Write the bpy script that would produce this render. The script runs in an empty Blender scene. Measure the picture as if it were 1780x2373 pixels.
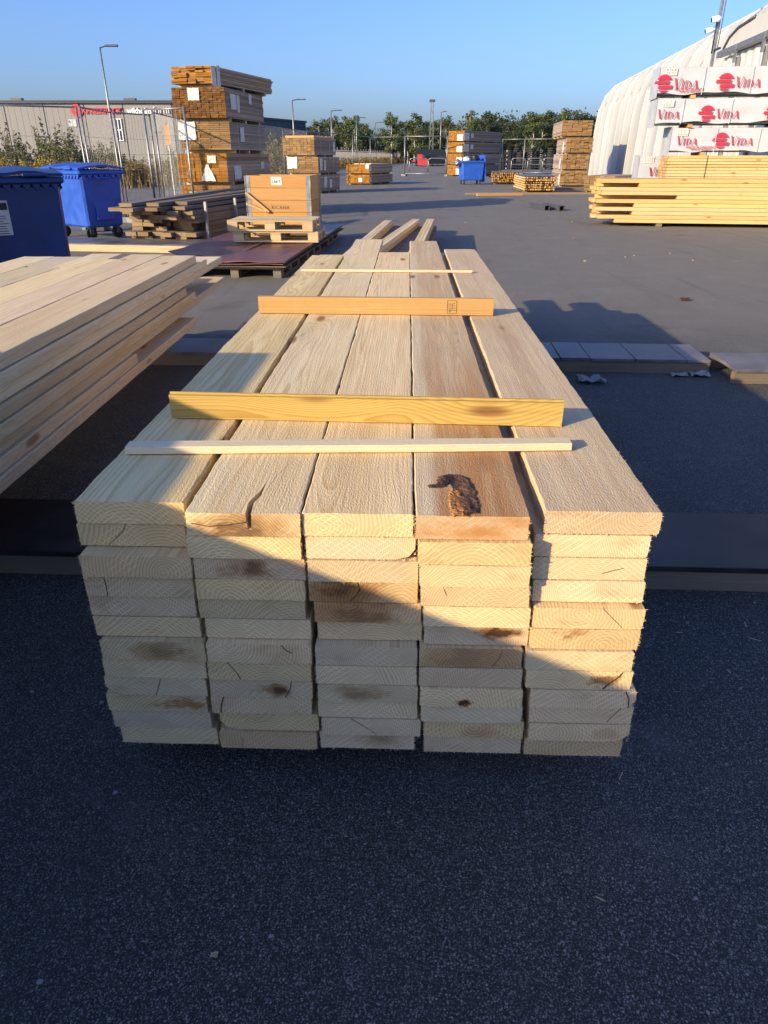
import bpy, bmesh, math, random
from mathutils import Vector, Matrix, noise as mnoise
R = math.radians
scene = bpy.context.scene
COL = scene.collection
random.seed(7)

# ------------------------------------------------------------------ camera, sky, sun, exposure
CAM_H, F_PX, CX, CY, HORIZON = 1.32, 1645.0, 890.0, 1186.5, 362.0     # photograph is 1780 x 2373
PITCH = math.atan((CY - HORIZON) / F_PX)
cam_d = bpy.data.cameras.new('camera')
cam = bpy.data.objects.new('camera', cam_d); COL.objects.link(cam)
cam.location = (0, 0, CAM_H); cam.rotation_euler = (math.pi/2 - PITCH, 0, 0)
cam_d.sensor_fit = 'VERTICAL'; cam_d.sensor_height = 36.0
cam_d.lens = 36.0 * F_PX / 2373.0
cam_d.clip_start = 0.05; cam_d.clip_end = 3000
scene.camera = cam

SUN_AZ, SUN_EL = 52.0, 18.0            # light travels towards azimuth 52 deg (from +Y to +X)
world = bpy.data.worlds.new('World'); scene.world = world; world.use_nodes = True
wn = world.node_tree.nodes; wl = world.node_tree.links
sky = wn.new('ShaderNodeTexSky'); sky.sky_type = 'NISHITA'; sky.sun_disc = False
sky.sun_elevation = R(SUN_EL); sky.sun_rotation = R(SUN_AZ + 180)
sky.altitude = 50; sky.air_density = 1.0; sky.dust_density = 2.2; sky.ozone_density = 5.0
bg = wn['Background']; bg.inputs[1].default_value = 0.115
wb = wn.new('ShaderNodeMix'); wb.data_type = 'RGBA'; wb.blend_type = 'MULTIPLY'; wb.inputs[0].default_value = 1.0
wb.inputs[7].default_value = (0.74, 0.775, 1.0, 1.0)       # the photograph's cooler, less green white balance
wl.new(sky.outputs[0], wb.inputs[6]); wl.new(wb.outputs[2], bg.inputs[0])
sun_d = bpy.data.lights.new('sun', 'SUN'); sun_d.energy = 3.2; sun_d.angle = R(0.55)
sun_d.color = (1.0, 0.80, 0.485)
sun = bpy.data.objects.new('sun', sun_d); COL.objects.link(sun)
ce = math.cos(R(SUN_EL))
sdir = Vector((math.sin(R(SUN_AZ))*ce, math.cos(R(SUN_AZ))*ce, -math.sin(R(SUN_EL))))
sun.rotation_euler = sdir.to_track_quat('-Z', 'Y').to_euler()
sun.location = (-30, -25, 30)
vs = scene.view_settings
vs.view_transform = 'Standard'; vs.look = 'None'; vs.exposure = 1.25; vs.gamma = 1.0
vs.use_curve_mapping = False

# ------------------------------------------------------------------ photo-to-place helpers
_c, _s = math.cos(PITCH), math.sin(PITCH)
def _ray(x, y):
    u, v = (x - CX)/F_PX, (y - CY)/F_PX
    return (u, _c - v*_s, -_s - v*_c)
def at_z(x, y, z=0.0):                 # where the sight line meets a level plane
    d = _ray(x, y); t = (z - CAM_H)/d[2]
    return Vector((t*d[0], t*d[1], z))
def at_y(x, y, Y):                     # where the sight line meets distance Y
    d = _ray(x, y); t = Y/d[1]
    return Vector((t*d[0], Y, CAM_H + t*d[2]))

# ------------------------------------------------------------------ materials
def new_mat(name):
    m = bpy.data.materials.new(name); m.use_nodes = True
    nt = m.node_tree
    return m, nt, nt.nodes['Principled BSDF']
class NT:
    def __init__(s, nt): s.nt = nt
    def n(s, typ, props=None, **ins):
        nd = s.nt.nodes.new(typ)
        for k, v in (props or {}).items(): setattr(nd, k, v)
        for k, v in ins.items():
            key = int(k[1:]) if k[0] == '_' and k[1:].isdigit() else k.replace('_', ' ')
            s.put(nd.inputs[key], v)
        return nd
    def put(s, sock, v):
        if isinstance(v, bpy.types.NodeSocket): s.nt.links.new(v, sock)
        elif isinstance(v, bpy.types.Node): s.nt.links.new(v.outputs[0], sock)
        else: sock.default_value = v
    def math(s, op, a, b=0.0, clamp=False):
        nd = s.n('ShaderNodeMath', {'operation': op, 'use_clamp': clamp}, _0=a, _1=b); return nd.outputs[0]
    def vmath(s, op, a, b=(0, 0, 0)):
        nd = s.n('ShaderNodeVectorMath', {'operation': op}, _0=a, _1=b); return nd.outputs[0]
    def mix(s, f, a, b, typ='MIX'):
        nd = s.n('ShaderNodeMix', {'data_type': 'RGBA', 'blend_type': typ, 'clamp_factor': True})
        s.put(nd.inputs[0], f); s.put(nd.inputs[6], a); s.put(nd.inputs[7], b); return nd.outputs[2]
    def ramp(s, f, lo, hi, a=0.0, b=1.0):
        nd = s.n('ShaderNodeMapRange', {'interpolation_type': 'SMOOTHSTEP'})
        s.put(nd.inputs[0], f); nd.inputs[1].default_value = lo; nd.inputs[2].default_value = hi
        nd.inputs[3].default_value = a; nd.inputs[4].default_value = b; return nd.outputs[0]
    def noise(s, vec, scale=1.0, detail=2.0, rough=0.5, dist=0.0):
        nd = s.n('ShaderNodeTexNoise', Vector=vec, Scale=scale, Detail=detail, Roughness=rough, Distortion=dist)
        return nd.outputs[0]
def c4(c): return (c[0], c[1], c[2], 1.0)

def wood(name, light, dark, end_l, end_d, ring=0.006, warp_amt=0.045, bump=0.5, rough=0.8, knots=0.6, stains=False,
         hatch=0.0, var=0.12, grey=None, ring_amt=0.5, fuzz=1.0, streak=0.0):
    m, nt, bs = new_mat(name); N = NT(nt)
    tc = N.n('ShaderNodeTexCoord'); P = tc.outputs['Object']
    rnd = N.n('ShaderNodeObjectInfo').outputs['Random']
    wnz = N.n('ShaderNodeTexWhiteNoise', {'noise_dimensions': '1D'}, W=N.math('MULTIPLY', rnd, 917.3))
    sp = N.n('ShaderNodeSeparateXYZ', _0=wnz.outputs['Color'])
    r1, r2, r3 = sp.outputs[0], sp.outputs[1], sp.outputs[2]
    off = N.vmath('MULTIPLY', wnz.outputs['Color'], (13, 29, 17))
    Q = N.vmath('ADD', P, off)
    # knots
    kv = N.n('ShaderNodeTexVoronoi', {'feature': 'F1'}, Vector=N.vmath('MULTIPLY', Q, (6.0, 1.7, 6.0)), Scale=1.0)
    kd = kv.outputs['Distance']
    kinf = N.ramp(kd, 0.42, 0.05, 0.0, 1.0)
    # growth rings around a pith line, warped
    warp = N.noise(N.vmath('MULTIPLY', Q, (5, 0.55, 5)), 1.0, 3.0, 0.55)
    warp2 = N.noise(N.vmath('MULTIPLY', Q, (30, 3, 30)), 1.0, 2.0)
    xyz = N.n('ShaderNodeSeparateXYZ', _0=P)
    x2 = N.math('ADD', xyz.outputs[0], N.math('MULTIPLY', N.math('SUBTRACT', r1, 0.5), 0.17))
    z2 = N.math('ADD', xyz.outputs[2], N.math('SUBTRACT', N.math('MULTIPLY', r2, 0.13), 0.03))
    rr = N.math('SQRT', N.math('ADD', N.math('MULTIPLY', x2, x2), N.math('MULTIPLY', z2, z2)))
    rr = N.math('ADD', rr, N.math('MULTIPLY', warp, warp_amt))
    rr = N.math('ADD', rr, N.math('MULTIPLY', warp2, 0.004))
    rr = N.math('ADD', rr, N.math('MULTIPLY', kinf, 0.016))
    fr = N.math('FRACT', N.math('DIVIDE', rr, N.math('ADD', ring*0.75, N.math('MULTIPLY', r3, ring*0.7))))
    late = N.math('MULTIPLY', N.math('POWER', fr, 2.2), N.ramp(fr, 1.0, 0.9))
    fib = N.noise(N.vmath('MULTIPLY', Q, (90, 2.2, 90)), 1.0, 3.0, 0.6)
    big = N.noise(N.vmath('MULTIPLY', Q, (7, 0.8, 7)), 1.0, 2.0)
    f = N.math('ADD', N.math('MULTIPLY', late, ring_amt), N.math('MULTIPLY', N.math('SUBTRACT', fib, 0.42), 0.9), True)
    col = N.mix(f, c4(light), c4(dark))
    col = N.mix(N.math('MULTIPLY', N.ramp(big, 0.42, 0.75), 0.35), col, c4(dark))
    cool = N.noise(N.vmath('ADD', N.vmath('MULTIPLY', Q, (4.5, 1.1, 4.5)), (31, 7, 3)), 1.0, 3.0, 0.6)
    col = N.mix(N.math('MULTIPLY', N.ramp(cool, 0.45, 0.7), 0.3), col, c4([v*f for v, f in zip(light, (0.92, 0.97, 1.04))]))
    if grey: col = N.mix(N.math('MULTIPLY', N.ramp(N.noise(N.vmath('MULTIPLY', Q, (12, 1.2, 12)), 1.0, 3.0), 0.35, 0.65), 0.8), col, c4(grey))
    # end grain
    fe = N.math('MULTIPLY', late, 0.72)
    ecol = N.mix(fe, c4(end_l), c4(end_d))
    eb = N.noise(N.vmath('MULTIPLY', Q, (9, 9, 22)), 1.0, 3.0, 0.6)
    ecol = N.mix(N.math('MULTIPLY', N.ramp(eb, 0.5, 0.78), 0.45), ecol, c4(end_d))
    fine = N.noise(N.vmath('MULTIPLY', Q, (500, 500, 500)), 1.0, 1.0)
    ecol = N.mix(N.math('MULTIPLY', N.math('SUBTRACT', fine, 0.35), 0.35), ecol, c4(end_d))
    hl = None
    if hatch:
        for sgn, fq in ((1, 560.0), (-1, 430.0)):
            ang = N.math('ADD', N.math('MULTIPLY', xyz.outputs[0], fq*0.75),
                         N.math('MULTIPLY', xyz.outputs[2], sgn*fq))
            ang = N.math('ADD', ang, N.math('MULTIPLY', r1, 40.0))
            ang = N.math('ADD', ang, N.math('MULTIPLY', N.noise(N.vmath('MULTIPLY', Q, (8, 1, 8)), 1.0, 1.0), 2.5))
            ln = N.ramp(N.math('SINE', ang), 0.70, 0.98)
            msk = N.ramp(N.noise(N.vmath('ADD', N.vmath('MULTIPLY', Q, (14, 1, 14)), (sgn*5, 0, 3)), 1.0, 2.0), 0.42, 0.58)
            h1 = N.math('MULTIPLY', ln, msk)
            hl = h1 if hl is None else N.math('MAXIMUM', hl, h1)
        ecol = N.mix(N.math('MULTIPLY', hl, hatch), ecol, c4([min(1, v*1.22) for v in end_l]))
    nrm = N.n('ShaderNodeSeparateXYZ', _0=tc.outputs['Normal'])
    em = N.ramp(N.math('ABSOLUTE', nrm.outputs[1]), 0.6, 0.75)
    # knots colour
    km = N.ramp(kd, 0.135, 0.06)
    kcol = N.mix(fib, (0.30, 0.14, 0.05, 1), (0.12, 0.05, 0.02, 1))
    col = N.mix(N.math('MULTIPLY', km, knots), col, kcol)
    if streak:
        st = N.noise(N.vmath('MULTIPLY', Q, (16, 0.35, 16)), 1.0, 3.0, 0.6)
        col = N.mix(N.math('MULTIPLY', N.ramp(st, 0.56, 0.74), streak), col, (0.40, 0.22, 0.09, 1))
    if stains:
        ta = N.n('ShaderNodeAttribute', {'attribute_type': 'OBJECT', 'attribute_name': 'tint'}).outputs['Fac']
        tx = N.ramp(N.math('ADD', xyz.outputs[0], N.math('MULTIPLY', N.math('SUBTRACT', warp, 0.5), 0.10)), -0.085, -0.055)
        ty = N.ramp(N.math('ADD', xyz.outputs[1], N.math('MULTIPLY', warp, 0.8)), 0.6, 2.0, 1.0, 0.42)
        tm = N.math('MULTIPLY', N.math('MULTIPLY', ta, ty), N.math('MULTIPLY', tx, N.ramp(N.noise(N.vmath('MULTIPLY', Q, (22, 0.9, 22)), 1.0, 3.0, 0.6), 0.22, 0.62, 0.35, 1.0)))
        col = N.mix(tm, col, (0.45, 0.21, 0.065, 1))
        ecol = N.mix(N.math('MULTIPLY', ta, N.ramp(eb, 0.3, 0.65, 0.3, 1.0)), ecol, (0.50, 0.22, 0.065, 1))
    base = N.mix(em, col, ecol)
    if stains:
        sa = N.n('ShaderNodeAttribute', {'attribute_type': 'OBJECT', 'attribute_name': 'stain'})
        sv = N.n('ShaderNodeSeparateXYZ', _0=sa.outputs['Vector'])
        ss = N.n('ShaderNodeAttribute', {'attribute_type': 'OBJECT', 'attribute_name': 'stain_strength'}).outputs['Fac']
        dx = N.math('SUBTRACT', xyz.outputs[0], sv.outputs[0]); dz = N.math('MULTIPLY', N.math('SUBTRACT', xyz.outputs[2], sv.outputs[1]), 2.0)
        dd = N.math('SQRT', N.math('ADD', N.math('MULTIPLY', dx, dx), N.math('MULTIPLY', dz, dz)))
        wob = N.noise(N.vmath('MULTIPLY', Q, (26, 26, 40)), 1.0, 3.0, 0.6)
        dd = N.math('DIVIDE', N.math('ADD', dd, N.math('MULTIPLY', N.math('SUBTRACT', wob, 0.5), 0.11)), N.math('ADD', sv.outputs[2], 0.0001))
        sm = N.math('MULTIPLY', N.math('MULTIPLY', N.ramp(dd, 1.15, 0.45), ss), em)
        base = N.mix(sm, base, N.mix(late, (0.38, 0.18, 0.065, 1), (0.10, 0.045, 0.02, 1)))
        core = N.math('MULTIPLY', N.math('MULTIPLY', N.ramp(N.math('ADD', dd, N.math('MULTIPLY', N.math('SUBTRACT', eb, 0.5), 1.6)), 0.5, 0.1), N.math('MULTIPLY', ss, ss)), em)
        base = N.mix(core, base, (0.045, 0.02, 0.01, 1))
    # board-to-board variation
    hv = N.n('ShaderNodeHueSaturation', Hue=N.math('ADD', 0.5, N.math('MULTIPLY', N.math('SUBTRACT', r2, 0.5), 0.012)),
             Saturation=N.math('ADD', 0.95, N.math('MULTIPLY', r3, 0.2)),
             Value=N.math('ADD', 1.0 - var, N.math('MULTIPLY', r1, 2*var)), Color=base)
    N.put(bs.inputs['Base Color'], hv.outputs[0])
    bs.inputs['Roughness'].default_value = rough
    bs.inputs['Specular IOR Level'].default_value = 0.25
    if bump:
        saw = N.noise(N.vmath('MULTIPLY', Q, (320*fuzz, 90*fuzz, 320*fuzz)), 1.0, 2.0, 0.7)
        h = N.math('ADD', saw, N.math('MULTIPLY', N.noise(N.vmath('MULTIPLY', Q, (60, 5, 60)), 1.0, 1.0), 0.6))
        h = N.math('MULTIPLY', h, N.math('SUBTRACT', 1.0, N.math('MULTIPLY', em, 0.65)))
        b = N.n('ShaderNodeBump', Strength=bump, Distance=0.004, Height=h)
        N.put(bs.inputs['Normal'], b.outputs[0])
    return m

def plain(name, colr, rough=0.6, metal=0.0, var=0.06, scale=8.0, bump=0.0, spec=0.5, dirt=None, dirt_amt=0.4, stretch=(1, 1, 1)):
    m, nt, bs = new_mat(name); N = NT(nt)
    P = N.n('ShaderNodeTexCoord').outputs['Object']
    P = N.vmath('MULTIPLY', P, stretch)
    n1 = N.noise(P, scale, 4.0, 0.6)
    a = [max(0, v*(1-var*2)) for v in colr]; b = [min(1, v*(1+var*2)) for v in colr]
    col = N.mix(N.ramp(n1, 0.25, 0.75), c4(a), c4(b))
    if dirt:
        n2 = N.noise(P, scale*0.35, 5.0, 0.65)
        col = N.mix(N.math('MULTIPLY', N.ramp(n2, 0.48, 0.72), dirt_amt), col, c4(dirt))
    N.put(bs.inputs['Base Color'], col)
    N.put(bs.inputs['Roughness'], N.ramp(n1, 0.2, 0.8, max(0.05, rough-0.1), min(1, rough+0.1)))
    bs.inputs['Metallic'].default_value = metal; bs.inputs['Specular IOR Level'].default_value = spec
    if bump:
        N.put(bs.inputs['Normal'], N.n('ShaderNodeBump', Strength=bump, Distance=0.01, Height=n1).outputs[0])
    return m

def asphalt_mat():
    m, nt, bs = new_mat('asphalt'); N = NT(nt)
    P = N.n('ShaderNodeTexCoord').outputs['Object']
    wv = N.vmath('ADD', P, N.vmath('MULTIPLY', N.n('ShaderNodeTexNoise', Vector=P, Scale=60.0, Detail=2.0).outputs[1], (0.008, 0.008, 0.008)))
    v1 = N.n('ShaderNodeTexVoronoi', {'feature': 'F1'}, Vector=wv, Scale=165.0)
    v2 = N.n('ShaderNodeTexVoronoi', {'feature': 'F1'}, Vector=wv, Scale=285.0)
    s1 = N.n('ShaderNodeSeparateXYZ', _0=v1.outputs['Color']).outputs[0]
    s2 = N.n('ShaderNodeSeparateXYZ', _0=v2.outputs['Color']).outputs[1]
    base = N.mix(N.math('POWER', s2, 1.7), (0.055, 0.053, 0.050, 1), (0.275, 0.262, 0.242, 1))
    base = N.mix(N.ramp(v2.outputs['Distance'], 0.25, 0.62), base, (0.032, 0.031, 0.030, 1))
    st1 = N.math('MULTIPLY', N.ramp(s1, 0.70, 0.96), N.ramp(v1.outputs['Distance'], 0.5, 0.28))
    col = N.mix(N.math('MULTIPLY', st1, 0.8), base, N.mix(s2, (0.20, 0.19, 0.178, 1), (0.38, 0.36, 0.33, 1)))
    # worn and dusty patches
    p1 = N.noise(P, 0.35, 5.0, 0.62, 0.4); p2 = N.noise(P, 2.3, 5.0, 0.65)
    col = N.mix(N.math('MULTIPLY', N.ramp(p1, 0.45, 0.75), 0.35), col, (0.11, 0.102, 0.095, 1))
    col = N.mix(N.math('MULTIPLY', N.ramp(p2, 0.52, 0.78), 0.55), col, (0.16, 0.15, 0.138, 1))
    p3 = N.noise(N.vmath('MULTIPLY', P, (0.9, 0.12, 1)), 1.0, 4.0, 0.6, 1.2)
    col = N.mix(N.math('MULTIPLY', N.ramp(p3, 0.54, 0.72), 0.5), col, (0.045, 0.044, 0.043, 1))
    # older, paler yard further back; shade is also painted into the newer front strip
    yy = N.n('ShaderNodeSeparateXYZ', _0=P).outputs[1]
    old_sunlit = N.ramp(N.math('ADD', yy, N.math('MULTIPLY', p1, 3.0)), 4.6, 9.0)
    tk = N.noise(N.vmath('MULTIPLY', P, (1.6, 0.10, 1)), 1.0, 5.0, 0.65, 2.5)
    col = N.mix(N.math('MULTIPLY', old_sunlit, 0.62), col, N.mix(p2, (0.188, 0.176, 0.152, 1), (0.275, 0.258, 0.225, 1)))
    oil = N.math('MULTIPLY', N.ramp(N.noise(P, 0.55, 4.0, 0.7, 0.8), 0.60, 0.72), old_sunlit)
    col = N.mix(N.math('MULTIPLY', oil, 0.6), col, (0.05, 0.046, 0.042, 1))
    col = N.mix(N.math('MULTIPLY', N.math('MULTIPLY', N.ramp(tk, 0.55, 0.66), old_sunlit), 0.30), col, (0.085, 0.078, 0.07, 1))
    rust = N.math('MULTIPLY', N.ramp(N.noise(N.vmath('ADD', P, (40, 3, 0)), 0.22, 4.0, 0.7), 0.62, 0.75), old_sunlit)
    col = N.mix(N.math('MULTIPLY', rust, 0.35), col, (0.22, 0.165, 0.09, 1))
    N.put(bs.inputs['Base Color'], col)
    bs.inputs['Roughness'].default_value = 0.82; bs.inputs['Specular IOR Level'].default_value = 0.35
    h = N.math('ADD', N.math('MULTIPLY', v1.outputs['Distance'], -1.0), N.math('MULTIPLY', v2.outputs['Distance'], -0.5))
    h = N.math('ADD', h, N.math('MULTIPLY', p2, 0.3))
    N.put(bs.inputs['Normal'], N.n('ShaderNodeBump', Strength=0.75, Distance=0.006, Height=h).outputs[0])
    return m

def leaf_mat(name, ca, cb):
    m, nt, bs = new_mat(name); N = NT(nt)
    P = N.n('ShaderNodeTexCoord').outputs['Object']
    g = N.n('ShaderNodeNewGeometry')
    n1 = N.noise(P, 1.3, 3.0)
    f = N.math('ADD', N.math('MULTIPLY', g.outputs['Random Per Island'], 0.6), N.math('MULTIPLY', n1, 0.4))
    rnd = N.n('ShaderNodeObjectInfo').outputs['Random']
    col = N.mix(f, c4(ca), c4(cb))
    col = N.n('ShaderNodeHueSaturation', Hue=N.math('ADD', 0.485, N.math('MULTIPLY', rnd, 0.03)), Value=N.math('ADD', 0.8, N.math('MULTIPLY', rnd, 0.4)), Color=col).outputs[0]
    N.put(bs.inputs['Base Color'], col); bs.inputs['Roughness'].default_value = 0.6
    tr = N.n('ShaderNodeBsdfTranslucent', Color=col)
    ms = N.n('ShaderNodeMixShader', _0=0.25); nt.links.new(bs.outputs[0], ms.inputs[1]); nt.links.new(tr.outputs[0], ms.inputs[2])
    nt.links.new(ms.outputs[0], nt.nodes['Material Output'].inputs[0])
    return m

M = {}
M['asphalt'] = asphalt_mat()
M['sawn'] = wood('sawn_spruce', (0.76, 0.605, 0.365), (0.47, 0.315, 0.145), (0.74, 0.555, 0.32), (0.33, 0.195, 0.08), ring=0.0055, bump=0.5, knots=0.9, stains=True, hatch=0.7, streak=0.3, ring_amt=0.75, var=0.15)
M['sawn_far'] = wood('sawn_spruce_plain', (0.75, 0.60, 0.365), (0.48, 0.33, 0.155), (0.68, 0.50, 0.27), (0.40, 0.26, 0.13), ring=0.006, bump=0.6, var=0.14, knots=0.7, streak=0.3, ring_amt=0.38)
M['planed'] = wood('planed_spruce', (0.62, 0.435, 0.21), (0.44, 0.27, 0.11), (0.50, 0.32, 0.14), (0.33, 0.18, 0.07), ring=0.008, bump=0.0, rough=0.6, knots=0.8, var=0.10)
M['batten'] = wood('pale_batten', (0.66, 0.55, 0.37), (0.48, 0.35, 0.19), (0.62, 0.42, 0.22), (0.42, 0.25, 0.1), ring=0.006, bump=0.3, knots=0.3)
M['treated_green'] = wood('green_treated', (0.52, 0.36, 0.105), (0.30, 0.175, 0.035), (0.45, 0.30, 0.09), (0.26, 0.15, 0.03), ring=0.0034, warp_amt=0.02, bump=0.12, rough=0.6, knots=0.9, ring_amt=0.8, var=0.03)
M['tan_board'] = wood('tan_board', (0.50, 0.33, 0.16), (0.36, 0.20, 0.075), (0.5, 0.3, 0.13), (0.3, 0.16, 0.06), ring=0.005, warp_amt=0.03, bump=0.2, rough=0.6, knots=0.9, ring_amt=0.7, var=0.03, streak=0.25)
M['brown'] = wood('brown_treated', (0.37, 0.28, 0.20), (0.22, 0.155, 0.10), (0.30, 0.145, 0.034), (0.13, 0.052, 0.010), ring=0.008, bump=0.0, knots=0.4, var=0.28)
M['brown_dark'] = wood('dark_brown_treated', (0.33, 0.255, 0.20), (0.2, 0.14, 0.10), (0.165, 0.075, 0.020), (0.06, 0.025, 0.008), ring=0.008, bump=0.0, knots=0.4, var=0.35)
M['brown_grey'] = wood('grey_brown_boards', (0.34, 0.275, 0.225), (0.2, 0.15, 0.115), (0.25, 0.155, 0.072), (0.11, 0.062, 0.026), ring=0.008, bump=0.0, knots=0.4, var=0.3)
M['weathered'] = wood('weathered_boards', (0.20, 0.165, 0.13), (0.10, 0.075, 0.052), (0.25, 0.18, 0.11), (0.10, 0.062, 0.035), ring=0.008, bump=0.6, knots=0.5, var=0.2, grey=(0.165, 0.158, 0.145))
M['pallet'] = wood('pallet_wood', (0.56, 0.46, 0.31), (0.38, 0.27, 0.15), (0.56, 0.42, 0.24), (0.32, 0.2, 0.09), ring=0.009, bump=0.4, knots=0.5, grey=(0.42, 0.38, 0.32))
M['crate'] = wood('crate_boards', (0.50, 0.285, 0.11), (0.34, 0.165, 0.05), (0.52, 0.3, 0.1), (0.36, 0.17, 0.05), ring=0.012, bump=0.15, rough=0.55, knots=0.7, var=0.12)
M['bearer'] = wood('old_bearer', (0.20, 0.155, 0.105), (0.10, 0.07, 0.045), (0.2, 0.15, 0.1), (0.1, 0.07, 0.04), ring=0.009, bump=0.4, knots=0.4, grey=(0.14, 0.125, 0.11))
M['beam'] = wood('pale_beam', (0.52, 0.40, 0.24), (0.36, 0.25, 0.13), (0.4, 0.28, 0.15), (0.26, 0.17, 0.08), ring=0.009, bump=0.3)
M['film_ply'] = plain('film_faced_plywood', (0.022, 0.018, 0.019), 0.5, var=0.3, scale=5, dirt=(0.06, 0.052, 0.05), dirt_amt=0.5, bump=0.06, spec=0.3)
M['red_ply'] = plain('red_brown_plywood', (0.135, 0.055, 0.048), 0.42, var=0.25, scale=3, dirt=(0.19, 0.10, 0.08), dirt_amt=0.6, stretch=(1, 5, 1), bump=0.1)
M['grey_ply'] = plain('grey_plywood', (0.115, 0.11, 0.115), 0.5, var=0.25, scale=4, dirt=(0.05, 0.042, 0.038), dirt_amt=0.7)
M['bark'] = plain('bark_pocket', (0.060, 0.028, 0.016), 0.9, var=0.5, scale=60, bump=0.9, dirt=(0.25, 0.11, 0.04), dirt_amt=0.6, stretch=(1, .35, 1))
M['torn'] = plain('torn_wood', (0.30, 0.125, 0.035), 0.9, var=0.4, scale=90, bump=0.9, dirt=(0.045, 0.02, 0.012), dirt_amt=0.95, stretch=(1, .12, 1))
M['crack'] = plain('crack_dark', (0.075, 0.04, 0.02), 0.95, var=0.2, scale=40)
M['paper'] = plain('paper', (0.60, 0.58, 0.53), 0.7, var=0.05, scale=6)
M['ink'] = plain('black_ink', (0.02, 0.02, 0.022), 0.6)
M['steel'] = plain('galvanised_steel', (0.24, 0.245, 0.25), 0.45, metal=0.65, var=0.12, scale=12, dirt=(0.25, 0.24, 0.22), dirt_amt=0.3)
M['steel_dark'] = plain('dark_steel', (0.10, 0.105, 0.115), 0.5, metal=0.5, var=0.15)
M['black'] = plain('black_plastic', (0.015, 0.016, 0.018), 0.45, var=0.2)
M['rubber'] = plain('rubber', (0.02, 0.02, 0.02), 0.75, var=0.2)
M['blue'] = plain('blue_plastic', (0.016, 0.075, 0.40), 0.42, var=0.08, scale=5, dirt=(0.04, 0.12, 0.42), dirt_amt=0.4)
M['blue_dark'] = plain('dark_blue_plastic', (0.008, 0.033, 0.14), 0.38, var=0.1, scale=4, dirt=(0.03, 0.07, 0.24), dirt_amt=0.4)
M['blue_far'] = plain('mid_blue_plastic', (0.018, 0.10, 0.50), 0.45, var=0.06, scale=5)
M['wrap'] = plain('white_wrap', (0.41, 0.435, 0.475), 0.42, var=0.03, scale=3)
M['wrap_black'] = plain('black_wrap', (0.025, 0.026, 0.03), 0.4, var=0.2)
M['red_print'] = plain('red_print', (0.42, 0.018, 0.045), 0.45, var=0.05)
M['tent'] = plain('tent_canvas', (0.415, 0.42, 0.41), 0.75, var=0.05, scale=0.7, dirt=(0.33, 0.325, 0.30), dirt_amt=0.5, stretch=(1, 1, .25))
M['corrugated'] = plain('corrugated_plastic', (0.55, 0.54, 0.51), 0.35, var=0.08, scale=2)
M['facade'] = plain('grey_facade', (0.235, 0.228, 0.22), 0.7, var=0.03, scale=0.4)
M['facade_dark'] = plain('dark_facade', (0.055, 0.062, 0.075), 0.6, var=0.12, scale=0.5, stretch=(4, 4, .3))
M['trim_dark'] = plain('dark_trim', (0.03, 0.034, 0.042), 0.5)
M['sign_red'] = plain('red_letters', (0.55, 0.02, 0.03), 0.45)
M['sign_white'] = plain('white_letters', (0.8, 0.8, 0.8), 0.5)
M['glass'] = plain('dark_glass', (0.02, 0.024, 0.03), 0.12, spec=0.6)
M['strap'] = plain('green_strap', (0.05, 0.13, 0.10), 0.45)
M['strap_clear'] = plain('pale_strap', (0.42, 0.48, 0.50), 0.4)
M['red'] = plain('red_plastic', (0.5, 0.03, 0.035), 0.5)
M['car_dark'] = plain('dark_car_paint', (0.02, 0.025, 0.035), 0.2, spec=0.7)
M['leaf_birch'] = leaf_mat('birch_leaves', (0.055, 0.080, 0.022), (0.125, 0.15, 0.045))
M['leaf_dark'] = leaf_mat('dark_leaves', (0.022, 0.040, 0.014), (0.055, 0.085, 0.028))
M['leaf_bush'] = leaf_mat('bush_leaves', (0.085, 0.10, 0.035), (0.20, 0.19, 0.07))
M['leaf_dry'] = leaf_mat('dry_weeds', (0.15, 0.115, 0.035), (0.30, 0.22, 0.06))
M['leaf_yellow'] = leaf_mat('goldenrod', (0.28, 0.19, 0.02), (0.42, 0.30, 0.04))
M['birch_bark'] = plain('birch_bark', (0.48, 0.45, 0.40), 0.8, var=0.25, scale=3, dirt=(0.06, 0.05, 0.045), dirt_amt=0.7)
M['bark_brown'] = plain('brown_bark', (0.10, 0.075, 0.055), 0.9, var=0.25, scale=6)

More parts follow.
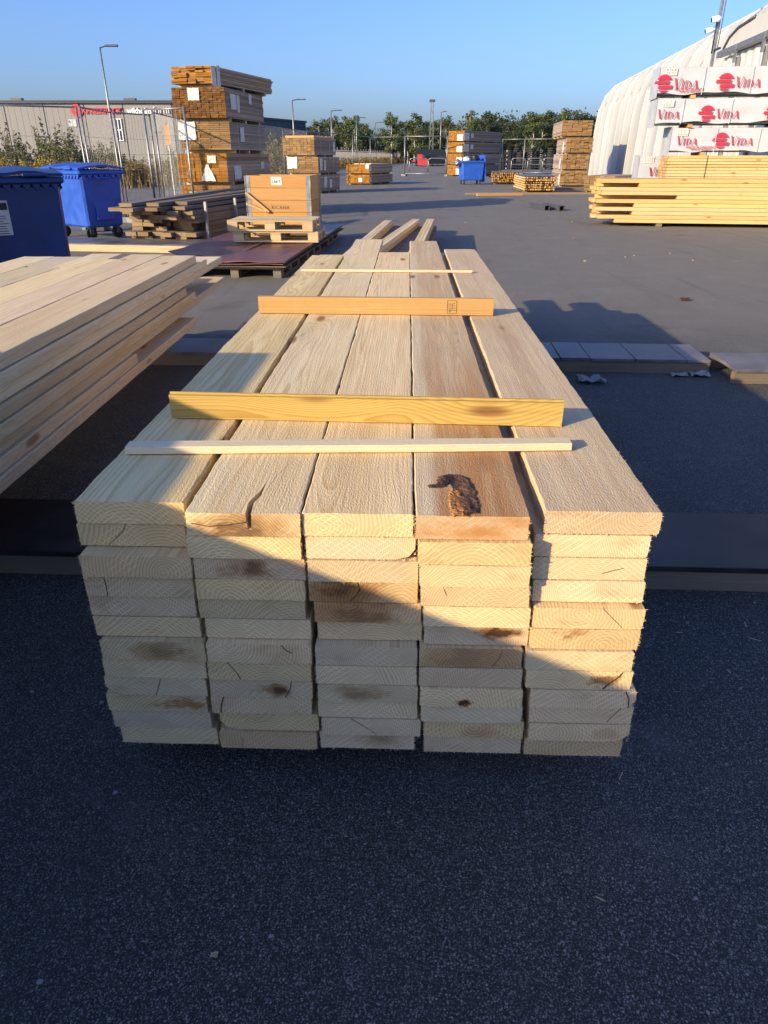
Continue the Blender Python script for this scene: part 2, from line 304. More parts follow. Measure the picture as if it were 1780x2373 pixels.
# ------------------------------------------------------------------ mesh helpers
class MB:
    def __init__(s): s.v = []; s.f = []
    def add(s, vs, fs):
        o = len(s.v); s.v += [tuple(v) for v in vs]; s.f += [tuple(i+o for i in f) for f in fs]
    def box(s, c, d, rz=0.0, rx=0.0, ry=0.0, bev=0.0, taper=1.0):
        hx, hy, hz = d[0]/2, d[1]/2, d[2]/2
        m = Matrix.Translation(c) @ Matrix.Rotation(rz, 4, 'Z') @ Matrix.Rotation(ry, 4, 'Y') @ Matrix.Rotation(rx, 4, 'X')
        if bev <= 0:
            vs = [m @ Vector((sx*hx*(taper if sz < 0 else 1), sy*hy*(taper if sz < 0 else 1), sz*hz)) for sz in (-1, 1) for sy in (-1, 1) for sx in (-1, 1)]
            s.add(vs, [(0, 2, 3, 1), (4, 5, 7, 6), (0, 1, 5, 4), (2, 6, 7, 3), (0, 4, 6, 2), (1, 3, 7, 5)])
        else:
            b = min(bev, hx*.9, hy*.9, hz*.9)
            prof = lambda x, y: [(x-b, -y), (x, -y+b), (x, y-b), (x-b, y), (-x+b, y), (-x, y-b), (-x, -y+b), (-x+b, -y)]
            rings = [(hx-b, hy-b, -hz), (hx, hy, -hz+b), (hx, hy, hz-b), (hx-b, hy-b, hz)]
            vs = []
            for (x, y, z) in rings:
                t = taper + (1-taper)*(z+hz)/(2*hz)
                vs += [m @ Vector((px*t, py*t, z)) for px, py in prof(x, y)]
            fs = []
            for k in range(3):
                for i in range(8):
                    j = (i+1) % 8; fs.append((k*8+i, k*8+j, k*8+8+j, k*8+8+i))
            fs.append(tuple(range(7, -1, -1))); fs.append(tuple(range(24, 32)))
            s.add(vs, fs)
    def tube(s, pts, r, n=8, caps=True):
        pts = [Vector(p) for p in pts]; rs = r if isinstance(r, (list, tuple)) else [r]*len(pts)
        vs = []
        for i, p in enumerate(pts):
            t = (pts[min(i+1, len(pts)-1)] - pts[max(i-1, 0)]).normalized()
            a = Vector((0, 0, 1)) if abs(t.z) < 0.9 else Vector((1, 0, 0))
            u = t.cross(a).normalized(); w = t.cross(u).normalized()
            for k in range(n):
                an = 2*math.pi*k/n; vs.append(p + (u*math.cos(an) + w*math.sin(an))*rs[i])
        fs = []
        for i in range(len(pts)-1):
            for k in range(n):
                j = (k+1) % n; fs.append((i*n+k, i*n+j, (i+1)*n+j, (i+1)*n+k))
        if caps: fs.append(tuple(range(n-1, -1, -1))); fs.append(tuple(range((len(pts)-1)*n, len(pts)*n)))
        s.add(vs, fs)
    def prism(s, poly, y0, y1, axis='Y'):
        n = len(poly)
        f = {'Y': lambda a, b, c: (a, c, b), 'Z': lambda a, b, c: (a, b, c), 'X': lambda a, b, c: (c, a, b)}[axis]
        vs = [f(a, b, y0) for a, b in poly] + [f(a, b, y1) for a, b in poly]
        fs = [tuple(range(n)), tuple(range(2*n-1, n-1, -1))] + [(i, n+i, n+(i+1) % n, (i+1) % n) for i in range(n)]
        s.add(vs, fs)
    def mesh(s, name):
        me = bpy.data.meshes.new(name); me.from_pydata(s.v, [], s.f); me.update()
        bm = bmesh.new(); bm.from_mesh(me); bmesh.ops.recalc_face_normals(bm, faces=bm.faces); bm.to_mesh(me); bm.free()
        return me
    def build(s, name, mat, parent=None, smooth=False, loc=None, rz=None):
        me = s.mesh(name); return link(name, me, mat, parent, smooth, loc, rz)
def link(name, me, mat, parent=None, smooth=False, loc=None, rz=None, rot=None):
    if mat is not None and not me.materials: me.materials.append(M[mat] if isinstance(mat, str) else mat)
    if smooth:
        for p in me.polygons: p.use_smooth = True
    o = bpy.data.objects.new(name, me); COL.objects.link(o)
    if parent is not None: o.parent = parent
    if loc is not None: o.location = loc
    if rz is not None: o.rotation_euler = (0, 0, rz)
    if rot is not None: o.rotation_euler = rot
    return o
def tag(o, label, cat, group=None):
    o['label'] = label; o['category'] = cat
    if group: o['group'] = group
    return o
def thing(name, label, cat, loc=(0, 0, 0), rz=0.0, group=None):
    o = bpy.data.objects.new(name, None); COL.objects.link(o); o.empty_display_size = 0.2
    o.location = loc; o.rotation_euler = (0, 0, rz)
    return tag(o, label, cat, group)
def struct(o, kind='structure'): o['kind'] = kind; return o
def copy_tree(o, parent=None):
    c = o.copy(); COL.objects.link(c)
    if parent is not None: c.parent = parent
    for ch in list(o.children): copy_tree(ch, c)
    return c
def text_mesh(s, size, extrude=0.004, shear=0.0, offset=0.0, space=1.0):
    cu = bpy.data.curves.new('lettering', 'FONT'); cu.body = s; cu.size = size; cu.extrude = extrude
    cu.shear = shear; cu.offset = offset; cu.space_character = space; cu.resolution_u = 3
    ob = bpy.data.objects.new('lettering', cu); COL.objects.link(ob)
    dg = bpy.context.evaluated_depsgraph_get()
    me = bpy.data.meshes.new_from_object(ob.evaluated_get(dg))
    bpy.data.objects.remove(ob); bpy.data.curves.remove(cu)
    me.name = 'lettering'; me.materials.clear()
    return me
def fit_x(me, width):                                # scale lettering to a given width, origin at its left foot
    xs = [v.co.x for v in me.vertices]; ys = [v.co.y for v in me.vertices]
    k = width/(max(xs)-min(xs)); x0, y0 = min(xs), min(ys)
    for v in me.vertices: v.co = ((v.co.x-x0)*k, (v.co.y-y0)*k, v.co.z)
    return me

def board_mesh(w, t, L, seed=0, rings=12, edge=0.0012, bev=0.0025, fringe=0, crack=None, wane=None, cup=0.0, nx=6):
    """A sawn board: length along +Y from 0, width X, thickness Z, centred in X and Z."""
    rg = random.Random(seed); sd = rg.random()*100
    prof = []                                        # counter-clockwise seen from the front
    hw, ht = w/2, t/2
    top = [(-hw+bev + (w-2*bev)*i/nx, ht) for i in range(nx+1)]
    bot = [(hw-bev - (w-2*bev)*i/nx, -ht) for i in range(nx+1)]
    prof = bot + [(-hw, -ht+bev), (-hw, 0), (-hw, ht-bev)] + top + [(hw, ht-bev), (hw, 0), (hw, -ht+bev)]
    if wane:                                         # one lower edge missing (natural wane)
        side, amt = wane
        prof = [((x, z) if not (x*side > hw-amt and z < -ht+amt) else (x - side*max(0, amt*0.5), z + max(0, amt*0.35))) for x, z in prof]
    ctop = None
    if crack:                                        # crack = list of (y, x), width0, depth0 ; groove in the top face
        path, g0, d0 = crack
        Lc = path[-1][0]
        def cx(y):
            for (ya, xa), (yb, xb) in zip(path, path[1:]):
                if ya <= y <= yb: return xa + (xb-xa)*(y-ya)/(yb-ya)
            return path[-1][1]
        x0 = path[0][1]
        ti = [i for i, p in enumerate(prof) if abs(p[1]-ht) < 1e-6]
        k = max(i for i in ti if prof[i][0] < x0)
        prof = prof[:k+1] + ['g0', 'g1', 'g3', 'g2'] + prof[k+1:]
    n = len(prof); vs = []
    ys = [L*(i/(rings))**(1.35 if rings > 30 else 1.0) for i in range(rings+1)]
    for y in ys:
        for p in prof:
            if isinstance(p, str):
                a = min(1.0, max(0.0, 1-y/Lc)*1.7); xx = cx(y); g = max(0.0002, g0*a); d = max(0.0003, d0*min(1, a*2.0))
                x, z = {'g0': (xx-g, ht), 'g1': (xx-0.7*g, ht-d), 'g3': (xx+0.7*g, ht-d), 'g2': (xx+g, ht)}[p]
                vs.append((x, y, z)); continue
            x, z = p
            q = Vector((x*9+sd, y*6, z*20+sd))
            jx = mnoise.noise(q*2.1)*edge*1.5 + mnoise.noise(Vector((x*30+sd, y*40, z*30)))*edge
            jz = mnoise.noise(Vector((x*14+sd+9, y*5, z*10)))*edge*0.8
            z2 = z + jz + cup*((x/hw)**2-0.4)
            side = abs(abs(x)-hw) < bev*1.5
            vs.append((x + (jx if side else 0), y + (0 if 0 < y < L else mnoise.noise(Vector((x*40+sd, 3, z*40)))*edge*0.8), z2))
    fs = []
    for i in range(len(ys)-1):
        for k in range(n):
            j = (k+1) % n; fs.append((i*n+k, (i+1)*n+k, (i+1)*n+j, i*n+j))
    if not crack:
        fs.append(tuple(range(n))); fs.append(tuple(range(len(ys)*n-1, (len(ys)-1)*n-1, -1)))
    else:
        fs.append(tuple(range(n))); fs.append(tuple(range(len(ys)*n-1, (len(ys)-1)*n-1, -1)))
    # torn fibres along the sawn edges
    for k in range(fringe):
        e = rg.random()
        if e < 0.55: x, z, dx, dz = rg.uniform(-hw, hw), -ht, rg.uniform(-.3, .3), -1; ln = rg.uniform(.0015, .006); y = rg.uniform(-0.001, 0.006)
        elif e < 0.90:
            s_ = 1 if rg.random() < 0.5 else -1
            x, z, dx, dz = s_*hw, rg.uniform(-ht, ht), s_, rg.uniform(-.6, .6); ln = rg.uniform(.0015, .005); y = rg.uniform(-0.001, 0.006)
        else:
            s_ = 1 if rg.random() < 0.5 else -1
            x, z, dx, dz = s_*hw, ht-0.001, s_, rg.uniform(-.2, .5); ln = rg.uniform(.001, .0032); y = rg.random()**2*L*0.6
        b = len(vs); wd = rg.uniform(.0005, .0011)
        px, pz = -dz, dx
        vs += [(x-dx*.002-px*wd, y, z-dz*.002-pz*wd), (x-dx*.002+px*wd, y, z-dz*.002+pz*wd), (x+dx*ln, y-rg.uniform(0, .004), z+dz*ln)]
        fs.append((b, b+1, b+2))
    me = bpy.data.meshes.new('board'); me.from_pydata(vs, [], fs); me.update()
    return me

def simple_board(w, t, L, bev=0.003):
    mb = MB(); mb.box((0, L/2, 0), (w, L, t), bev=bev); return mb.mesh('board')

# ------------------------------------------------------------------ ground
g = MB()
xs = [-900, -300, -100, -40, -12, -4, 0, 4, 12, 40, 100, 300, 900]; ys = [-200, -40, -10, -3, 0, 3, 8, 20, 50, 120, 300, 700, 1800]
g.add([(x, y, 0) for y in ys for x in xs], [(j*13+i, j*13+i+1, (j+1)*13+i+1, (j+1)*13+i) for j in range(12) for i in range(12)])
struct(g.build('ground', 'asphalt'))

# ------------------------------------------------------------------ bearers lying across the ground
def bearer_run(label, x0, x1, ya, slope, depth, tops, top_mat, seed, beam_h=0.075, ply=0.021, cat='bearer'):
    """Row of boards on edge carrying plywood strips; ya = front Y at x = 0."""
    rz = math.atan(slope)
    o = thing('timber_bearer', label, cat, (0, ya, 0), rz, 'plywood topped bearers on the asphalt')
    rg = random.Random(seed)
    for k, yy in enumerate((0.024, depth-0.024)):
        me = board_mesh(beam_h, 0.045, x1-x0, seed+k, rings=30, edge=0.0015, bev=0.002)
        b = link('beam', me, 'bearer', o, loc=(x0, yy, beam_h/2)); b.rotation_euler = (0, math.pi/2, -math.pi/2)
        b.rotation_euler = Matrix(((0, 1, 0), (0, 0, 1), (1, 0, 0))).to_euler()
    x = x0
    for wd in tops:
        if x + wd > x1 + 0.02: wd = x1 - x
        if wd < 0.05: break
        mb = MB(); dz = rg.uniform(0, 0.002); dy = rg.uniform(-.008, .006)
        mb.box((x+wd/2, depth/2+dy, beam_h+ply/2+dz+0.0005), (wd-0.006, depth+0.012, ply), rz=rg.uniform(-.004, .004), bev=0.002)
        mb.build('plywood_strip', top_mat, o); x += wd
    return o
bearer_run('dark film plywood bearer nearest the camera, under both front stacks', -2.9, 2.5, 2.085, -0.046, 0.40, [1.95, 1.25, 2.3], 'film_ply', 11)
bearer_run('grey plywood bearer under the middle of the stacks', -2.9, 2.20, 4.855, -0.062, 0.44, [1.3, 1.2, 0.8, .30, .33, .17, .20, .30, .34, .16], 'grey_ply', 21)
bearer_run('short plywood bearer at the right edge beside the grey one', 0.0, 1.6, 4.49, -0.02, 0.43, [0.55, 0.5, 0.6], 'grey_ply', 31).location = (2.26, 4.49, 0)
bearer_run('bearer under the far end of the front stacks', -2.9, 0.62, 5.30, -0.05, 0.12, [1.3, 1.2, 1.2], 'film_ply', 41)

# ------------------------------------------------------------------ main stack of sawn boards
T = 0.0517; ZT = 0.72; ROT = -R(1.74)
MAIN = [   # per column: (left x, right x, front y) from the top row down
 [(-.608,-.390,1.244),(-.613,-.395,1.2485),(-.604,-.380,1.214),(-.609,-.385,1.2225),(-.611,-.388,1.2275),(-.610,-.385,1.228),(-.600,-.377,1.208),(-.606,-.382,1.2175),(-.613,-.388,1.2225),(-.619,-.394,1.225),(-.616,-.391,1.2275),(-.607,-.382,1.2305)],
 [(-.378,-.158,1.194),(-.383,-.160,1.198),(-.378,-.155,1.2045),(-.380,-.158,1.208),(-.383,-.161,1.2135),(-.375,-.152,1.2175),(-.374,-.152,1.204),(-.379,-.155,1.208),(-.381,-.156,1.210),(-.385,-.160,1.2145),(-.371,-.147,1.219),(-.376,-.152,1.2175)],
 [(-.156,.056,1.193),(-.152,.061,1.1955),(-.151,.067,1.1935),(-.152,.068,1.1985),(-.143,.076,1.2055),(-.139,.080,1.212),(-.145,.070,1.1915),(-.146,.070,1.197),(-.144,.073,1.1995),(-.146,.074,1.2025),(-.140,.082,1.206),(-.147,.071,1.2135)],
 [(.058,.274,1.1815),(.064,.281,1.1755),(.068,.284,1.178),(.072,.289,1.1815),(.079,.295,1.188),(.082,.298,1.1945),(.073,.288,1.1845),(.074,.292,1.185),(.077,.297,1.1855),(.080,.302,1.189),(.088,.311,1.194),(.090,.311,1.2075)],
 [(.306,.528,1.202),(.292,.515,1.2015),(.294,.517,1.202),(.298,.521,1.1995),(.300,.524,1.182),(.299,.522,1.185),(.293,.516,1.175),(.299,.522,1.1785),(.312,.538,1.182),(.318,.543,1.186),(.320,.543,1.190),(.317,.536,1.1955)]]
END_PX = [(762, 591), (857, 554), (919, 584), (990, 558), (1075, 577)]
STAIN = {(0,6):(.02,0,.075,.55),(0,9):(.055,.0,.045,.8),(1,0):(.0,-.012,.10,.75),(1,2):(.0,-.004,.055,.7),(1,8):(.035,0,.04,.85),
         (2,3):(-.04,.0,.10,.8),(2,4):(-.03,.004,.12,.65),(2,8):(-.02,0,.06,.55),(2,11):(.03,.01,.07,.5),(3,5):(.045,.006,.05,.95),
         (3,6):(.0,.0,.13,.5),(3,8):(-.02,-.012,.026,.95),(4,5):(-.02,.018,.03,.6),(4,7):(.06,.0,.03,.7),(0,4):(-.09,.01,.05,.25),(4,10):(.06,.0,.04,.25),(3,10):(.02,-.01,.05,.3)}
stack = thing('timber_stack', 'loose stack of wide pale rough sawn boards filling the foreground', 'timber stack', (0, 1.2, 0), 0.0)
for ci, colm in enumerate(MAIN):
    for ri, (xl, xr, yf) in enumerate(colm):
        w = xr - xl - 0.002; t = T - 0.0030; seed = 100*ci + ri
        yend = at_z(*END_PX[ci], ZT).y if ri == 0 else 6.0 + random.uniform(-.75, .1)
        if ri == 0 and ci in (0, 2, 4): pass
        if ri == 1: yend = 5.6 + random.uniform(-.25, .15)
        L = yend - yf
        crack = None; wane = None
        if (ci, ri) == (1, 0):
            crack = ([(0, .012), (.05, .008), (.10, .022), (.18, .030), (.24, .048), (.27, .058), (.36, .062), (.5, .07), (.62, .075)], 0.0055, 0.034)
        if (ci, ri) in ((2, 1), (4, 8), (0, 8), (1, 10), (4, 10)): wane = (1 if ci in (2, 4) else -1, 0.02)
        top = ri == 0
        me = board_mesh(w, t, L, seed, rings=130 if top else (36 if ci in (0, 4) else 14), edge=0.0016 if top else 0.0011,
                        fringe=150 if top else 90, crack=crack, wane=wane, cup=random.uniform(-.0006, .0012), nx=10 if top else 6)
        rz = ROT + random.uniform(-.0012, .0012)*(0 if top else 1)
        b = link('board', me, 'sawn', stack, loc=((xl+xr)/2, yf-1.2+random.uniform(-.004, .004)*(ri > 0), ZT - (ri+0.5)*T), rot=(0, 0, rz))
        st = STAIN.get((ci, ri))
        b['tint'] = {(3, 0): 1.0, (1, 0): 0.12, (1, 11): 0.35, (4, 1): .12, (3, 6): .15, (2, 3): .3, (2, 4): .3}.get((ci, ri), 0.0)
        b['stain'] = (st[0], st[1], st[2]) if st else (0.0, 0.0, 0.001)
        b['stain_strength'] = st[3] if st else 0.0
        if (ci, ri) == (1, 0): b['label'] = 'top board with a long crack from its front end'; cracked = b
        if (ci, ri) == (3, 0): b['label'] = 'orange brown top board with a dark bark pocket'; burl = b
# hairline splits on the sawn ends: thin dark wedges let into the end face
def end_crack(ci, ri, pts, wd=0.0009):
    wd *= 0.6
    xl, xr, yf = MAIN[ci][ri]; w = xr-xl
    mb = MB(); pts = [((u-.5)*w, (v-.5)*T*0.96) for u, v in pts]
    for (xa, za), (xb, zb) in zip(pts, pts[1:]):
        dx, dz = xb-xa, zb-za; l = math.hypot(dx, dz); nx, nz = -dz/l*wd, dx/l*wd
        mb.add([(xa-nx, -.0011, za-nz), (xa+nx, -.0011, za+nz), (xb+nx*.7, -.0011, zb+nz*.7), (xb-nx*.7, -.0011, zb-nz*.7),
                (xa-nx, .004, za-nz), (xa+nx, .004, za+nz), (xb+nx*.7, .004, zb+nz*.7), (xb-nx*.7, .004, zb-nz*.7)],
               [(0, 1, 2, 3), (4, 7, 6, 5), (0, 4, 5, 1), (1, 5, 6, 2), (2, 6, 7, 3), (3, 7, 4, 0)])
    bd = [c for c in stack.children if abs(c.location.x-(xl+xr)/2) < 1e-4 and abs(c.location.z-(ZT-(ri+.5)*T)) < 1e-4][0]
    mb.build('end_split', 'crack', bd)
end_crack(0, 1, [(.27, .05), (.33, .3), (.36, .42), (.40, .6), (.43, .72), (.46, .98)])
end_crack(0, 3, [(.195, .02), (.20, .5), (.19, .97)], .0016)
end_crack(0, 8, [(.49, .03), (.52, .4), (.56, .95)])
end_crack(1, 7, [(.20, .98), (.24, .7), (.28, .4), (.31, .05)], .0012)
end_crack(1, 9, [(.09, .05), (.10, .45), (.135, .95)], .0026)
end_crack(1, 8, [(.73, .05), (.76, .3), (.79, .6), (.80, .95)], .0018)
end_crack(2, 3, [(.45, .95), (.47, .6), (.44, .35), (.38, .05)], .0016)
end_crack(3, 6, [(.72, .1), (.78, .5), (.80, .9)], .0007)
end_crack(4, 2, [(.62, .3), (.72, .45), (.8, .55)], .0011)
end_crack(4, 4, [(.62, .98), (.70, .6), (.82, .05)], .0007)
end_crack(4, 7, [(.74, .05), (.80, .4), (.87, .7), (.9, .95)], .0028)
end_crack(4, 8, [(.89, .98), (.93, .6), (.94, .1)], .0022)
end_crack(4, 9, [(.76, .1), (.84, .7), (.88, .95)], .0007)
end_crack(2, 10, [(.30, .98), (.45, .5), (.55, .1)], .0007)
end_crack(1, 0, [(.05, .55), (.2, .42), (.38, .5), (.53, .62), (.56, .97)], .0012)
end_crack(3, 3, [(.2, .98), (.24, .5)], .0006)
end_crack(1, 11, [(.22, .05), (.24, .5), (.22, .7)], .0006)
end_crack(1, 6, [(.72, .95), (.76, .7), (.82, .55)], .0016)
# bark pocket in the brown board: ragged dark lump sunk into the top face
def local_on_burl(cx, cy):
    p = at_z(840+cx/2.304, 1060+cy/2.304, ZT); xl, xr, yf = MAIN[3][0]
    d = Vector((p.x-(xl+xr)/2, p.y-yf)); a = -ROT
    return (d.x*math.cos(a)-d.y*math.sin(a), d.x*math.sin(a)+d.y*math.cos(a))
def ribbon(path, widths, hgt, seed, sub=10):
    mb = MB(); rows = []; vs = []
    n = (len(path)-1)*sub
    for i in range(n+1):
        k = min(i//sub, len(path)-2); f = (i-k*sub)/sub
        p = Vector(path[k]).lerp(Vector(path[k+1]), f); wd = widths[k]+(widths[k+1]-widths[k])*f
        d = (Vector(path[k+1])-Vector(path[k])).normalized(); nrm = Vector((-d.y, d.x))
        for j in range(9):
            s_ = j/4-1
            q = p + nrm*s_*wd*(1+0.35*mnoise.noise(Vector((i*.55, s_*2+seed, 3))))
            z = T/2 + 0.0004 + hgt*(1-s_*s_)*(0.35+0.9*mnoise.noise(Vector((i*.35, s_*1.6, seed))))
            z += hgt*.5*mnoise.noise(Vector((i*.9, j*2.1, seed+4)))
            if abs(s_) > .95: z = T/2-0.002
            vs.append((q.x, q.y, z))
    fs = [(i*9+j, i*9+j+1, (i+1)*9+j+1, (i+1)*9+j) for i in range(n) for j in range(8)]
    mb.add(vs, fs); return mb
pp = [local_on_burl(*q) for q in [(352, 155), (420, 150), (450, 105), (510, 115), (555, 180), (570, 240), (600, 300)]]
ribbon(pp, [.006, .011, .020, .026, .022, .019, .011], .0035, 5).build('bark_pocket', 'bark', burl)
pp = [local_on_burl(*q) for q in [(480, 170), (505, 215), (520, 265), (525, 315)]]
ribbon(pp, [.008, .018, .022, .016], .0045, 8).build('torn_fibres', 'torn', burl)

# ------------------------------------------------------------------ battens lying across the main stack
def batten(name, label, cat, A, B, w, h, mat, seed, profile=None):
    A, B = Vector(A), Vector(B); L = (B-A).length; ang = math.atan2(B.y-A.y, B.x-A.x)
    if profile is None:
        me = board_mesh(w, h, L, seed, rings=40, edge=0.0006, bev=0.0015, nx=3)
    else:
        mb = MB(); mb.prism(profile, 0, L, 'Y'); me = mb.mesh('board')
    # board runs along its own +Y; the width lies away from the camera
    o = link(name, me, mat)
    o.rotation_euler = (0, 0, ang - math.pi/2)
    back = Vector((-math.sin(ang), math.cos(ang)))
    c = Vector((A.x, A.y)) + back*w/2
    o.location = (c.x, c.y, 0.721 + h/2)
    return tag(o, label, cat, 'battens laid across the front stack')
strip = batten('batten', 'thin pale batten lying flat nearest the front edge of the stack', 'batten', (-.579, 1.482), (.426, 1.505), 0.040, 0.018, 'batten', 901)
tg = []
H2 = 0.0305
tgp = [(-.0135, -H2), (.0135, -H2), (.0135, H2-.005), (.004, H2-.005), (.004, H2+.004), (-.003, H2+.004), (-.003, H2-.001), (-.0135, H2-.001)]
tgp = [(-x, z) for x, z in tgp]
batten('tongue_and_groove_board', 'yellow green treated grooved board standing on edge across the stack', 'board', (-.544, 1.734), (.440, 1.667), 0.027, 0.061, 'treated_green', 902, tgp)
stamp_board = batten('plank', 'tan plank with a small black stamp standing on edge across the stack', 'plank', (-.533, 3.088), (.457, 3.032), 0.028, 0.069, 'tan_board', 903)
batten('batten', 'thin yellow batten lying across the far end of the stack', 'batten', (-.483, 4.311), (.506, 4.258), 0.022, 0.014, 'batten', 904)
# grading stamp on the tan plank's face
st = MB()
def stamp_line(x, z, w, h): st.box((-0.0147, x, z), (0.0006, w, h))
for (x, z, w, h) in [(.80, .0, .0012, .052), (.838, .0, .0012, .052), (.819, .026, .038, .0012), (.819, -.026, .038, .0012), (.819, 0, .0012, .03),
                     (.810, .012, .010, .0014), (.810, .004, .010, .0014), (.810, -.006, .010, .0014), (.828, .015, .008, .0014), (.828, .006, .008, .0014), (.828, -.004, .010, .0014), (.828, -.014, .008, .0014), (.808, -.016, .0014, .012), (.813, -.016, .0014, .012)]:
    stamp_line(x, z, w, h)
o = st.build('stamp', 'ink', stamp_board)
o.matrix_parent_inverse = Matrix.Identity(4)
o.location = (0, 0, 0); o.scale = (1, 1, 1)
for v in o.data.vertices: v.co = (-v.co.x if False else v.co.x, v.co.y, v.co.z)
for v in o.data.vertices: v.co.x = v.co.x + (0.0294 if True else 0)

# ------------------------------------------------------------------ second stack on the left
LS = thing('timber_stack', 'left stack of pale sawn boards with ragged stepped ends', 'timber stack', (-1.3, 3.0, 0), 0.0)
lt = 0.052; lz = 0.728
ends = [5.02, 5.27, 5.83, 4.70, 4.87, 5.86, 5.31, 4.80]
col_end = [None, 5.08, 4.83, 4.46, 4.53, 4.35]
for c in range(6):
    for r in range(8):
        xr = -1.300 - c*0.226 + random.uniform(-.004, .004) + (0.012*math.sin(r*2.1+c) if r else 0)
        wd = 0.222
        ye = ends[r] if c == 0 else (col_end[c] if r == 0 else 5.0+random.uniform(-.4, .6))
        y0 = 0.55 + random.uniform(-.1, .1)
        if c == 0 and r == 6:
            pieces = [(y0, 3.63), (3.66, 5.31)]
            for k, (ya, yb) in enumerate(pieces):
                me = board_mesh(wd if k == 0 else wd-.05, lt-.0045, yb-ya, 700+k, rings=30, edge=0.0016, fringe=20)
                link('board', me, 'sawn_far', LS, loc=(xr-wd/2-(.0 if k == 0 else .035)+1.3, ya-3.0, lz-(r+.5)*lt), rot=(0, 0, -R(.5)))
            continue
        me = board_mesh(wd, lt-.0045, ye-y0, 500+c*20+r, rings=60 if (r == 0 or c == 0) else 8, edge=0.0018, fringe=30 if (r == 0 or c == 0) else 0)
        link('board', me, 'sawn_far', LS, loc=(xr-wd/2+1.3, y0-3.0, lz-(r+.5)*lt), rot=(0, 0, -R(.5)))
for yy in (2.27, 5.06):                               # squared timbers between the plywood bearers and the stack
    b = board_mesh(0.205, 0.12, 1.15, int(yy*10), rings=10, edge=.001)
    o = link('block', b, 'bearer', LS, loc=(-2.72+1.3, yy-3.0, 0.2045), rot=(0, math.pi/2, -math.pi/2))
    o.rotation_euler = Matrix(((0, 1, 0), (0, 0, 1), (1, 0, 0))).to_euler()

# ------------------------------------------------------------------ timber packs
def paper(parent, x, y, z, w, h, face, seed, mat='paper', tri=False):
    """crumpled sheet stapled to a face: 'f' = end face (y const), 's' = side face (x const)"""
    rg = random.Random(seed); n = 5; vs = []
    for i in range(n+1):
        for j in range(n+1):
            a, b = (i/n-.5)*w*(1-(j/n*.85 if tri else 0)), (j/n-.5)*h
            a += rg.uniform(-.02, .02)*w; b += rg.uniform(-.03, .03)*h
            d = rg.uniform(0.004, .02)
            vs.append((x+a, y-d, z+b) if face == 'f' else (x+d, y+a, z+b))
    mb = MB(); mb.add(vs, [(i*(n+1)+j, i*(n+1)+j+1, (i+1)*(n+1)+j+1, (i+1)*(n+1)+j) for i in range(n) for j in range(n)])
    o = mb.build('paper_label', mat, parent)
    md = o.modifiers.new('thick', 'SOLIDIFY'); md.thickness = 0.002
    return o
def pack(label, N, th, w, L, z0, h, nx, nz, mat, seed, group=None, jit=0.03, papers=(), straps=(), runner=0.0, gap=0.004, name='timber_pack', origin='N', missing=0, strap_mat='strap_clear', zig=0.0):
    """Pack of boards. N = ground point of the corner between end face and right-hand side, th = heading of the boards."""
    e = Vector((math.cos(th), -math.sin(th)))
    o2 = Vector((N[0], N[1])) - (w*e if origin == 'N' else Vector((0, 0)))
    o = thing(name, label, 'timber pack', (o2.x, o2.y, z0), -th, group)
    rg = random.Random(seed)
    zb = 0.0
    if runner:
        for yy in (L*.12, L*.5, L*.88):
            mb = MB(); mb.box((w/2, yy, runner/2), (w*0.97, 0.09, runner-.001), bev=.003); mb.build('bearer', 'pallet', o)
        zb = runner
    bw, bt = w/nx, (h-zb)/nz
    ms = [simple_board(bw-gap*rg.uniform(.3, 1.5), bt-gap*rg.uniform(.5, 1.2), L*rg.uniform(.985, 1.0), bev=min(.004, bt*.15)) for _ in range(4)]
    for m_ in ms: m_.materials.append(M[mat])
    for k in range(nz):
        lay = rg.uniform(-zig, zig)
        for i in range(nx):
            if missing and rg.random() < missing: continue
            b = link('board', ms[rg.randrange(4)], None, o, loc=((i+.5)*bw + lay*.3, rg.uniform(0, jit)+abs(lay), zb+(k+.5)*bt))
    for (f, x, z, pw, ph, *tri) in papers:
        if f == 'f': paper(o, x*w, 0, z*h, pw, ph, 'f', seed+int(x*100), tri=bool(tri))
        else: paper(o, w, x*L, z*h, pw, ph, 's', seed+int(x*100)+7)
    for y in straps:
        mb = MB(); d = 0.0045
        mb.box((-d, y*L, h/2), (.0015, .02, h+2*d)); mb.box((w+d, y*L, h/2), (.0015, .02, h+2*d)); mb.box((w/2, y*L, h+d), (w+2*d-.002, .02, .0015))
        mb.build('strap', strap_mat, o)
    return o
PI = math.pi
